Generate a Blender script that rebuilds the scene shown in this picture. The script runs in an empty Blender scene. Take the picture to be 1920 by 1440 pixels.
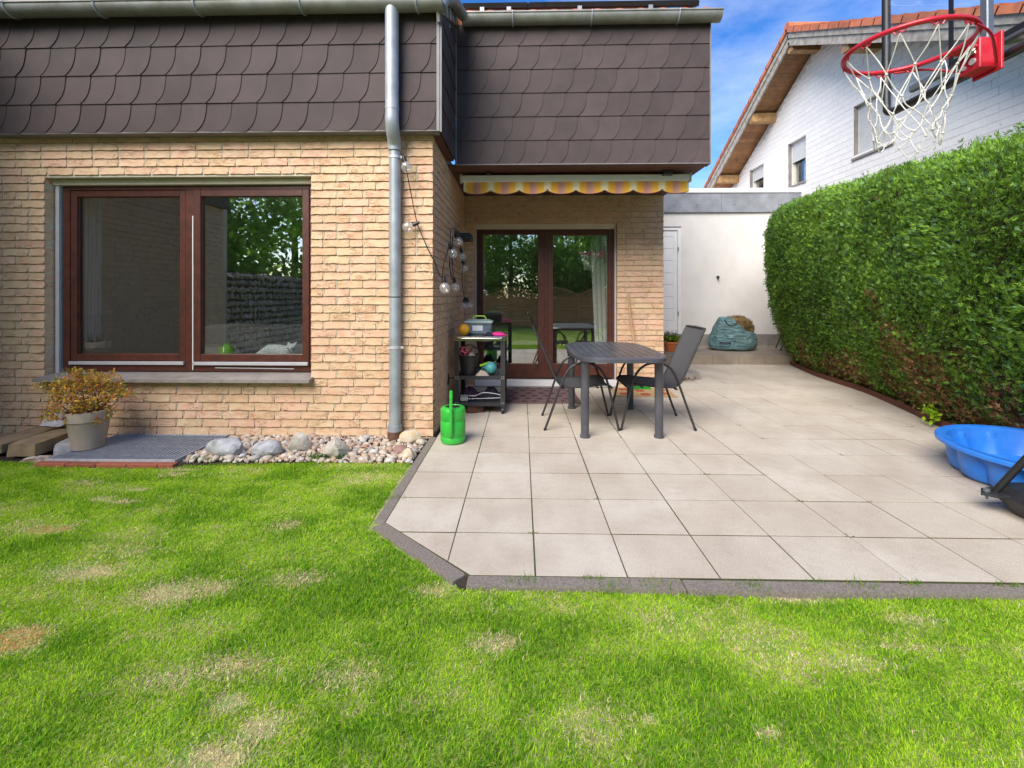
import bpy, bmesh, math, random
import numpy as np
from mathutils import Vector, Matrix, noise
random.seed(7)
RNG = np.random.default_rng(11)
R = math.radians
SC = bpy.context.scene
COL = SC.collection

# ------------------------------------------------------------------ camera, sky, sun, exposure
cd = bpy.data.cameras.new('camera')
cam = bpy.data.objects.new('camera', cd)
COL.objects.link(cam)
cam.location = (0, 0, 1.30)
cam.rotation_euler = (R(90), 0, R(1.28))
cd.sensor_width = 36
cd.lens = 15.9
cd.shift_y = -0.0854
cd.clip_start = 0.05
cd.clip_end = 2000
SC.camera = cam

SUN_EL, SUN_AZ = 39, 211          # azimuth from +Y towards +X: the sun stands behind the camera, a little to its left
w = bpy.data.worlds.new('World')
SC.world = w
w.use_nodes = True
nt = w.node_tree
nt.nodes.clear()
wo = nt.nodes.new('ShaderNodeOutputWorld')
bg = nt.nodes.new('ShaderNodeBackground')
sky = nt.nodes.new('ShaderNodeTexSky')
sky.sky_type = 'NISHITA'
sky.sun_disc = False
sky.sun_elevation = R(SUN_EL)
sky.sun_rotation = R(SUN_AZ)
sky.air_density = 1.0
sky.dust_density = 0.6
sky.ozone_density = 3.0
# thin cloud veil spread evenly over the whole sky
tcs = nt.nodes.new('ShaderNodeTexCoord')
mps = nt.nodes.new('ShaderNodeMapping')
mps.inputs['Scale'].default_value = (1.2, 1.2, 3.2)
cns = nt.nodes.new('ShaderNodeTexNoise')
cns.inputs['Scale'].default_value = 2.2
cns.inputs['Detail'].default_value = 8
cns.inputs['Roughness'].default_value = 0.62
crs = nt.nodes.new('ShaderNodeValToRGB')
crs.color_ramp.elements[0].position = 0.42
crs.color_ramp.elements[0].color = (0.0, 0.0, 0.0, 1)
crs.color_ramp.elements[1].position = 0.75
crs.color_ramp.elements[1].color = (0.3, 0.3, 0.3, 1)
mxs = nt.nodes.new('ShaderNodeMixRGB')
mxs.inputs[2].default_value = (6.2, 6.2, 6.3, 1)
L_ = nt.links.new
L_(tcs.outputs['Generated'], mps.inputs[0])
L_(mps.outputs[0], cns.inputs['Vector'])
L_(cns.outputs[0], crs.inputs[0])
L_(crs.outputs[0], mxs.inputs[0])
hss = nt.nodes.new('ShaderNodeHueSaturation')
hss.inputs['Hue'].default_value = 0.512
hss.inputs['Saturation'].default_value = 1.34
hss.inputs['Value'].default_value = 0.82
L_(sky.outputs[0], hss.inputs['Color'])
L_(hss.outputs[0], mxs.inputs[1])
L_(mxs.outputs[0], bg.inputs['Color'])
bg.inputs['Strength'].default_value = 0.145
L_(bg.outputs[0], wo.inputs[0])

sd = bpy.data.lights.new('sun', 'SUN')
sd.energy = 3.6
sd.angle = R(48)
sd.color = (1.0, 0.94, 0.85)
sun = bpy.data.objects.new('sun', sd)
COL.objects.link(sun)
az, el = R(SUN_AZ), R(SUN_EL)
sdir = Vector((math.sin(az) * math.cos(el), math.cos(az) * math.cos(el), math.sin(el)))
sun.rotation_euler = sdir.to_track_quat('Z', 'Y').to_euler()
sun.location = sdir * 60

vs = SC.view_settings
vs.view_transform = 'Standard'
vs.look = 'None'
vs.gamma = 1
vs.exposure = 1.05
vs.use_curve_mapping = False
SC.cycles.max_bounces = 10
SC.cycles.transparent_max_bounces = 16
SC.cycles.use_denoising = True


# ------------------------------------------------------------------ material helpers
def newmat(name):
    m = bpy.data.materials.new(name)
    m.use_nodes = True
    n = m.node_tree.nodes
    return m, n, m.node_tree.links.new, n['Principled BSDF']


def pos(n):
    return n.new('ShaderNodeNewGeometry').outputs['Position']


def noisetex(n, l, vec, scale, detail=4, rough=0.55, dist=0.0):
    t = n.new('ShaderNodeTexNoise')
    t.inputs['Scale'].default_value = scale
    t.inputs['Detail'].default_value = detail
    t.inputs['Roughness'].default_value = rough
    t.inputs['Distortion'].default_value = dist
    if vec is not None:
        l(vec, t.inputs['Vector'])
    return t.outputs[0]


def ramp(n, l, fac, stops):
    r = n.new('ShaderNodeValToRGB')
    e = r.color_ramp.elements
    while len(e) < len(stops):
        e.new(0.5)
    for i, (p, c) in enumerate(stops):
        e[i].position = p
        e[i].color = (*c, 1) if len(c) == 3 else c
    l(fac, r.inputs[0])
    return r.outputs[0]


def mixc(n, l, fac, a, b, mode='MIX'):
    m = n.new('ShaderNodeMixRGB')
    m.blend_type = mode
    for i, v in enumerate((fac, a, b)):
        if isinstance(v, (int, float)):
            m.inputs[i].default_value = v
        elif isinstance(v, tuple):
            m.inputs[i].default_value = (*v, 1)
        else:
            l(v, m.inputs[i])
    return m.outputs[0]


def mathn(n, l, op, a, b=0.0, c=None):
    m = n.new('ShaderNodeMath')
    m.operation = op
    for i, v in enumerate((a, b) if c is None else (a, b, c)):
        if isinstance(v, (int, float)):
            m.inputs[i].default_value = v
        else:
            l(v, m.inputs[i])
    return m.outputs[0]


def bump(n, l, bsdf, h, strength, dist=0.01):
    b = n.new('ShaderNodeBump')
    b.inputs['Strength'].default_value = strength
    b.inputs['Distance'].default_value = dist
    l(h, b.inputs['Height'])
    l(b.outputs[0], bsdf.inputs['Normal'])


def M(name, col, rough=0.6, metal=0.0, var=0.15, scale=8.0, bmp=0.0, bscale=60.0, bdist=0.004, spec=0.5, col2=None, rnd=0.0):
    """plain procedural material: base colour with a soft stain noise, optional fine bump, optional per-object shift"""
    m, n, l, b = newmat(name)
    c2 = col2 or tuple(x * (1 - var) for x in col)
    p = pos(n)
    f = noisetex(n, l, p, scale, 5)
    f = ramp(n, l, f, [(0.35, (0, 0, 0)), (0.68, (1, 1, 1))])
    c = mixc(n, l, f, col, c2)
    if rnd:
        oi = n.new('ShaderNodeObjectInfo')
        v = mathn(n, l, 'MULTIPLY_ADD', oi.outputs['Random'], 2 * rnd, 1 - rnd)
        h = n.new('ShaderNodeHueSaturation')
        l(v, h.inputs['Value'])
        l(c, h.inputs['Color'])
        c = h.outputs[0]
    l(c, b.inputs['Base Color'])
    b.inputs['Roughness'].default_value = rough
    b.inputs['Metallic'].default_value = metal
    b.inputs['Specular IOR Level'].default_value = spec
    if bmp:
        bump(n, l, b, noisetex(n, l, p, bscale, 5), bmp, bdist)
    return m


def brick_mat(name, island):
    m, n, l, b = newmat(name)
    p = pos(n)
    if island:
        rnd = n.new('ShaderNodeNewGeometry').outputs['Random Per Island']
    else:
        rnd = n.new('ShaderNodeObjectInfo').outputs['Random']
    off = n.new('ShaderNodeVectorMath')
    off.operation = 'SCALE'
    cx = n.new('ShaderNodeCombineXYZ')
    l(rnd, cx.inputs[0]); l(rnd, cx.inputs[1]); l(rnd, cx.inputs[2])
    l(cx.outputs[0], off.inputs[0])
    off.inputs['Scale'].default_value = 53.0
    add = n.new('ShaderNodeVectorMath')
    l(p, add.inputs[0]); l(off.outputs[0], add.inputs[1])
    st = n.new('ShaderNodeVectorMath')
    st.operation = 'MULTIPLY'
    l(add.outputs[0], st.inputs[0])
    st.inputs[1].default_value = (1.0, 1.0, 2.6)
    base = ramp(n, l, rnd, [(0.0, (0.66, 0.44, 0.265)), (0.3, (0.60, 0.39, 0.23)), (0.5, (0.69, 0.425, 0.29)), (0.72, (0.63, 0.45, 0.265)), (1.0, (0.63, 0.38, 0.26))])
    sand = noisetex(n, l, add.outputs[0], 14, 5, 0.6)
    c = mixc(n, l, ramp(n, l, sand, [(0.4, (0, 0, 0)), (0.7, (0.55, 0.55, 0.55))]), base, (0.72, 0.56, 0.38))
    pink = noisetex(n, l, st.outputs[0], 9, 3, 0.5)
    c = mixc(n, l, ramp(n, l, pink, [(0.52, (0, 0, 0)), (0.72, (0.5, 0.5, 0.5))]), c, (0.56, 0.27, 0.15))
    # folds left by the hand moulding
    fold = noisetex(n, l, st.outputs[0], 11, 2, 0.5, 1.2)
    band = ramp(n, l, fold, [(0.485, (0, 0, 0)), (0.525, (1, 1, 1)), (0.56, (0, 0, 0))])
    msk = ramp(n, l, noisetex(n, l, add.outputs[0], 6, 2), [(0.46, (0, 0, 0)), (0.58, (1, 1, 1))])
    crease = mixc(n, l, 1.0, band, msk, 'MULTIPLY')
    c = mixc(n, l, mixc(n, l, 1.0, crease, (0.62, 0.62, 0.62), 'MULTIPLY'), c, (0.26, 0.11, 0.06))
    l(c, b.inputs['Base Color'])
    b.inputs['Roughness'].default_value = 0.85
    b.inputs['Specular IOR Level'].default_value = 0.25
    hgt = mixc(n, l, 0.7, noisetex(n, l, st.outputs[0], 22, 5, 0.65), crease, 'SUBTRACT')
    bump(n, l, b, hgt, 0.7, 0.006)
    return m


def glass_mat(name, tint=(0.93, 0.96, 0.95), ior=2.4):
    m, n, l, b = newmat(name)
    n.remove(b)
    out = n['Material Output']
    tr = n.new('ShaderNodeBsdfTransparent')
    tr.inputs[0].default_value = (*tint, 1)
    gl = n.new('ShaderNodeBsdfGlossy')
    gl.inputs['Roughness'].default_value = 0.004
    gl.inputs['Color'].default_value = (1, 1, 1, 1)
    lw = n.new('ShaderNodeLayerWeight')
    lw.inputs['Blend'].default_value = 0.5
    r0 = ((ior - 1) / (ior + 1)) ** 2
    fac = mathn(n, l, 'MULTIPLY_ADD', mathn(n, l, 'POWER', lw.outputs['Facing'], 5.0), 1 - r0, r0)
    mx = n.new('ShaderNodeMixShader')
    l(fac, mx.inputs[0]); l(tr.outputs[0], mx.inputs[1]); l(gl.outputs[0], mx.inputs[2])
    l(mx.outputs[0], out.inputs[0])
    return m


def bulb_mat(name):
    m = glass_mat(name, (0.99, 0.98, 0.96), 2.2)
    n, l = m.node_tree.nodes, m.node_tree.links.new
    d = n.new('ShaderNodeBsdfDiffuse')
    d.inputs[0].default_value = (0.9, 0.88, 0.84, 1)
    mx = n.new('ShaderNodeMixShader')
    mx.inputs[0].default_value = 0.13
    l(n['Mix Shader'].outputs[0], mx.inputs[1]); l(d.outputs[0], mx.inputs[2])
    l(mx.outputs[0], n['Material Output'].inputs[0])
    return m


def leaf_mat(name, transl=0.35, rough=0.5):
    """foliage: colour comes from the vertex colours of the leaves"""
    m, n, l, b = newmat(name)
    out = n['Material Output']
    at = n.new('ShaderNodeAttribute')
    at.attribute_name = 'Col'
    l(at.outputs['Color'], b.inputs['Base Color'])
    b.inputs['Roughness'].default_value = rough
    b.inputs['Specular IOR Level'].default_value = 0.1
    tl = n.new('ShaderNodeBsdfTranslucent')
    l(at.outputs['Color'], tl.inputs['Color'])
    mx = n.new('ShaderNodeMixShader')
    mx.inputs[0].default_value = transl
    l(b.outputs[0], mx.inputs[1]); l(tl.outputs[0], mx.inputs[2])
    l(mx.outputs[0], out.inputs[0])
    return m


# ------------------------------------------------------------------ mesh helpers
class MB:
    def __init__(s):
        s.v, s.f = [], []

    def add(s, vs, fs):
        o = len(s.v)
        s.v += [tuple(p) for p in vs]
        s.f += [tuple(i + o for i in f) for f in fs]
        return s

    def box(s, a, b, ch=0.0):
        (x0, y0, z0), (x1, y1, z1) = a, b
        if ch <= 0:
            vs = [(x0, y0, z0), (x1, y0, z0), (x1, y1, z0), (x0, y1, z0), (x0, y0, z1), (x1, y0, z1), (x1, y1, z1), (x0, y1, z1)]
            return s.add(vs, [(0, 3, 2, 1), (4, 5, 6, 7), (0, 1, 5, 4), (1, 2, 6, 5), (2, 3, 7, 6), (3, 0, 4, 7)])
        vs, idx = [], {}
        for ix, X in ((0, (x0, x1)), (1, (x0, x1))):
            pass
        c = ch
        for i in (0, 1):
            for j in (0, 1):
                for k in (0, 1):
                    x, y, z = (x0, x1)[i], (y0, y1)[j], (z0, z1)[k]
                    dx, dy, dz = (c if i == 0 else -c), (c if j == 0 else -c), (c if k == 0 else -c)
                    idx[i, j, k] = len(vs)
                    vs += [(x, y + dy, z + dz), (x + dx, y, z + dz), (x + dx, y + dy, z)]
        g = lambda i, j, k, a: idx[i, j, k] + a
        fs = [(g(0, 0, 0, 0), g(0, 0, 1, 0), g(0, 1, 1, 0), g(0, 1, 0, 0)), (g(1, 0, 0, 0), g(1, 1, 0, 0), g(1, 1, 1, 0), g(1, 0, 1, 0)),
              (g(0, 0, 0, 1), g(1, 0, 0, 1), g(1, 0, 1, 1), g(0, 0, 1, 1)), (g(0, 1, 0, 1), g(0, 1, 1, 1), g(1, 1, 1, 1), g(1, 1, 0, 1)),
              (g(0, 0, 0, 2), g(0, 1, 0, 2), g(1, 1, 0, 2), g(1, 0, 0, 2)), (g(0, 0, 1, 2), g(1, 0, 1, 2), g(1, 1, 1, 2), g(0, 1, 1, 2))]
        for i in (0, 1):
            for j in (0, 1):
                fs.append((g(i, j, 0, 0), g(i, j, 0, 1), g(i, j, 1, 1), g(i, j, 1, 0)))
                fs.append((g(i, 0, j, 0), g(i, 0, j, 2), g(i, 1, j, 2), g(i, 1, j, 0)))
                fs.append((g(0, i, j, 1), g(0, i, j, 2), g(1, i, j, 2), g(1, i, j, 1)))
                for k in (0, 1):
                    fs.append((g(i, j, k, 0), g(i, j, k, 1), g(i, j, k, 2)))
        return s.add(vs, fs)

    def obox(s, c, ax, ay, az):
        """box from its centre and three half-axis vectors"""
        c, ax, ay, az = map(Vector, (c, ax, ay, az))
        vs = [c + i * ax + j * ay + k * az for k in (-1, 1) for (i, j) in ((-1, -1), (1, -1), (1, 1), (-1, 1))]
        return s.add(vs, [(0, 3, 2, 1), (4, 5, 6, 7), (0, 1, 5, 4), (1, 2, 6, 5), (2, 3, 7, 6), (3, 0, 4, 7)])

    def prism(s, poly, z0, z1, ch=0.0):
        n = len(poly)
        vs = [(x, y, z0) for x, y in poly]
        if ch > 0:
            cx, cy = sum(p[0] for p in poly) / n, sum(p[1] for p in poly) / n
            rr = max(1e-3, min(math.hypot(p[0] - cx, p[1] - cy) for p in poly))
            k = max(0.3, 1 - 1.3 * ch / rr)
            vs += [(x, y, z1 - ch) for x, y in poly]
            vs += [(cx + (x - cx) * k, cy + (y - cy) * k, z1) for x, y in poly]
            fs = [tuple(range(n - 1, -1, -1)), tuple(range(2 * n, 3 * n))]
            for r in (0, 1):
                fs += [(r * n + i, r * n + (i + 1) % n, (r + 1) * n + (i + 1) % n, (r + 1) * n + i) for i in range(n)]
        else:
            vs += [(x, y, z1) for x, y in poly]
            fs = [tuple(range(n - 1, -1, -1)), tuple(range(n, 2 * n))]
            fs += [(i, (i + 1) % n, n + (i + 1) % n, n + i) for i in range(n)]
        return s.add(vs, fs)

    def lathe(s, prof, c=(0, 0, 0), n=24, cap0=True, cap1=True, fn=None):
        vs, fs = [], []
        for r, z in prof:
            for i in range(n):
                a = 2 * math.pi * i / n
                rr = r if fn is None else r * fn(a, z)
                vs.append((c[0] + rr * math.cos(a), c[1] + rr * math.sin(a), c[2] + z))
        for k in range(len(prof) - 1):
            for i in range(n):
                j = (i + 1) % n
                fs.append((k * n + i, k * n + j, (k + 1) * n + j, (k + 1) * n + i))
        if cap0:
            fs.append(tuple(range(n - 1, -1, -1)))
        if cap1:
            o = (len(prof) - 1) * n
            fs.append(tuple(range(o, o + n)))
        return s.add(vs, fs)

    def tube(s, pts, r, n=8, closed=False, caps=True, flat=None):
        P = [Vector(p) for p in pts]
        m = len(P)
        rs = r if isinstance(r, (list, tuple)) else [r] * m
        T = []
        for i in range(m):
            if closed:
                t = P[(i + 1) % m] - P[i - 1]
            else:
                t = P[min(i + 1, m - 1)] - P[max(i - 1, 0)]
            T.append(t.normalized() if t.length > 1e-9 else Vector((0, 0, 1)))
        up = Vector((0, 0, 1)) if abs(T[0].z) < 0.9 else Vector((0, 1, 0))
        N = (up - T[0] * up.dot(T[0])).normalized()
        vs = []
        for i in range(m):
            N = N - T[i] * N.dot(T[i])
            N = N.normalized() if N.length > 1e-6 else T[i].orthogonal().normalized()
            B = T[i].cross(N)
            for k in range(n):
                a = 2 * math.pi * (k + 0.5) / n
                fy = flat if flat else 1.0
                vs.append(P[i] + (N * math.cos(a) + B * math.sin(a) * fy) * rs[i])
        fs = []
        for i in range(m if closed else m - 1):
            for k in range(n):
                a, b = i * n, ((i + 1) % m) * n
                fs.append((a + k, a + (k + 1) % n, b + (k + 1) % n, b + k))
        if caps and not closed:
            fs.append(tuple(range(n - 1, -1, -1)))
            fs.append(tuple(range((m - 1) * n, m * n)))
        return s.add(vs, fs)

    def sphere(s, c, r, nu=16, nv=10, sc=(1, 1, 1)):
        prof = [(max(1e-4, r * math.sin(math.pi * k / nv)), -r * math.cos(math.pi * k / nv)) for k in range(nv + 1)]
        t = MB().lathe(prof, n=nu)
        return s.add([(c[0] + x * sc[0], c[1] + y * sc[1], c[2] + z * sc[2]) for x, y, z in t.v], t.f)

    def mesh(s, name, mat=None, smooth=None):
        me = bpy.data.meshes.new(name)
        me.from_pydata(s.v, [], s.f)
        if mat:
            me.materials.append(mat)
        if smooth is not None:
            me.shade_smooth()
            me.set_sharp_from_angle(angle=R(smooth))
        me.update()
        return me

    def build(s, name, mat=None, parent=None, smooth=None, **kw):
        return link(name, s.mesh(name, mat, smooth), parent, **kw)


def world_of(o):
    if o.parent is None:
        return o.matrix_basis.copy()
    return world_of(o.parent) @ o.matrix_parent_inverse @ o.matrix_basis


def adopt(o, parent):
    o.parent = parent
    o.matrix_parent_inverse = world_of(parent).inverted()


def link(name, data, parent=None, label=None, cat=None, group=None, kind=None, mtx=None):
    o = bpy.data.objects.new(name, data)
    COL.objects.link(o)
    if mtx is not None:
        o.matrix_basis = mtx
    if parent is not None:
        adopt(o, parent)
    return tag(o, label, cat, group, kind)


def tag(o, label=None, cat=None, group=None, kind=None):
    for k, v in (('label', label), ('category', cat), ('group', group), ('kind', kind)):
        if v:
            o[k] = v
    return o


def empty(name, loc, label=None, cat=None, group=None, kind=None):
    o = bpy.data.objects.new(name, None)
    COL.objects.link(o)
    o.location = loc
    o.empty_display_size = 0.1
    return tag(o, label, cat, group, kind)


def dup(root, loc, rz=0.0, label=None):
    r = root.copy()
    COL.objects.link(r)
    r.location = loc
    r.rotation_euler = (0, 0, rz)
    if label:
        r['label'] = label
    for ch in list(root.children):
        c = ch.copy()
        COL.objects.link(c)
        c.parent = r
        for g in list(ch.children):
            d = g.copy()
            COL.objects.link(d)
            d.parent = c
    return r


def clip(poly, a, b, c):
    """keep the side a*x + b*y <= c of a convex polygon"""
    out = []
    for i in range(len(poly)):
        p, q = poly[i], poly[(i + 1) % len(poly)]
        dp, dq = a * p[0] + b * p[1] - c, a * q[0] + b * q[1] - c
        if dp <= 0:
            out.append(p)
        if (dp < 0 < dq) or (dq < 0 < dp):
            t = dp / (dp - dq)
            out.append((p[0] + t * (q[0] - p[0]), p[1] + t * (q[1] - p[1])))
    res = []
    for p in out:
        if not res or math.hypot(p[0] - res[-1][0], p[1] - res[-1][1]) > 1e-4:
            res.append(p)
    return res


def arcpts(c, r, a0, a1, n, plane='xz', y=0):
    out = []
    for i in range(n + 1):
        a = R(a0 + (a1 - a0) * i / n)
        p, q = c[0] + r * math.cos(a), c[1] + r * math.sin(a)
        out.append((p, y, q) if plane == 'xz' else (p, q, y) if plane == 'xy' else (y, p, q))
    return out


def smoothpath(pts, k=4):
    """Catmull-Rom through the points"""
    P = [Vector(p) for p in pts]
    out = []
    for i in range(len(P) - 1):
        a, b, c, d = P[max(i - 1, 0)], P[i], P[i + 1], P[min(i + 2, len(P) - 1)]
        for j in range(k):
            t = j / k
            out.append(0.5 * ((2 * b) + (c - a) * t + (2 * a - 5 * b + 4 * c - d) * t * t + (3 * b - a - 3 * c + d) * t ** 3))
    out.append(P[-1])
    return out


def blob(r, seed, amp=0.25, sub=2, sc=(1, 1, 1), freq=1.3, facet=0.0):
    """an irregular stone as (verts, faces)"""
    bm = bmesh.new()
    bmesh.ops.create_icosphere(bm, subdivisions=sub, radius=1.0)
    o = Vector((seed * 7.31, seed * 3.17, seed * 1.73))
    rr = random.Random(seed)
    planes = [(Vector((rr.uniform(-1, 1), rr.uniform(-1, 1), rr.uniform(-1, 1))).normalized(), rr.uniform(0.55, 0.8)) for _ in range(9)] if facet else []
    for v in bm.verts:
        d = v.co.normalized()
        k = 1 + amp * noise.noise(d * freq + o) * 1.6 + amp * 0.4 * noise.noise(d * freq * 3 + o)
        p = d * k
        for nrm, h in planes:
            e = p.dot(nrm) - h
            if e > 0:
                p = p - nrm * e * facet
        v.co = Vector((p.x * sc[0], p.y * sc[1], p.z * sc[2])) * r
    vs = [v.co.copy() for v in bm.verts]
    fs = [tuple(v.index for v in f.verts) for f in bm.faces]
    bm.free()
    return vs, fs


def numesh(name, verts, faces_n, idx, mat, cols=None, smooth=False):
    """fast mesh from numpy arrays. faces_n: loop count per face, idx: flat vertex indices, cols: rgb per vertex"""
    me = bpy.data.meshes.new(name)
    nv, nf = len(verts), len(faces_n)
    me.vertices.add(nv)
    me.vertices.foreach_set('co', np.asarray(verts, np.float32).ravel())
    me.loops.add(len(idx))
    me.loops.foreach_set('vertex_index', np.asarray(idx, np.int32))
    me.polygons.add(nf)
    st = np.zeros(nf, np.int32)
    st[1:] = np.cumsum(faces_n)[:-1]
    me.polygons.foreach_set('loop_start', st)
    if cols is not None:
        a = me.color_attributes.new('Col', 'FLOAT_COLOR', 'POINT')
        c4 = np.ones((nv, 4), np.float32)
        c4[:, :3] = cols
        a.data.foreach_set('color', c4.ravel())
    me.materials.append(mat)
    me.update(calc_edges=True)
    if smooth:
        me.shade_smooth()
    return me


def skin_mesh(name, verts, edges, radii, mat, sub=2):
    me = bpy.data.meshes.new(name + '_rig')
    me.from_pydata(verts, edges, [])
    o = bpy.data.objects.new(name + '_rig', me)
    COL.objects.link(o)
    mod = o.modifiers.new('skin', 'SKIN')
    mod.use_smooth_shade = True
    for i, r in enumerate(radii):
        me.skin_vertices[0].data[i].radius = r if isinstance(r, tuple) else (r, r)
    me.skin_vertices[0].data[0].use_root = True
    s = o.modifiers.new('sub', 'SUBSURF')
    s.levels = s.render_levels = sub
    dg = bpy.context.evaluated_depsgraph_get()
    out = bpy.data.meshes.new_from_object(o.evaluated_get(dg))
    out.name = name
    out.materials.clear()
    out.materials.append(mat)
    out.shade_smooth()
    bpy.data.objects.remove(o)
    return out


def fbm(x, y, s, seed=0.0):
    """smooth value noise on numpy arrays, about -1..1"""
    def vn(X, Y):
        xi, yi = np.floor(X), np.floor(Y)
        xf, yf = X - xi, Y - yi
        h = lambda a, b: np.modf(np.abs(np.sin(a * 127.1 + b * 311.7 + seed * 17.3) * 43758.5453))[0]
        u, v_ = xf * xf * (3 - 2 * xf), yf * yf * (3 - 2 * yf)
        return (h(xi, yi) * (1 - u) + h(xi + 1, yi) * u) * (1 - v_) + (h(xi, yi + 1) * (1 - u) + h(xi + 1, yi + 1) * u) * v_
    t = vn(x * s, y * s) * 0.55 + vn(x * s * 2.1 + 5.2, y * s * 2.1 + 1.3) * 0.28 + vn(x * s * 4.3 + 2.2, y * s * 4.3 + 9.3) * 0.17
    return t * 2 - 1


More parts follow.
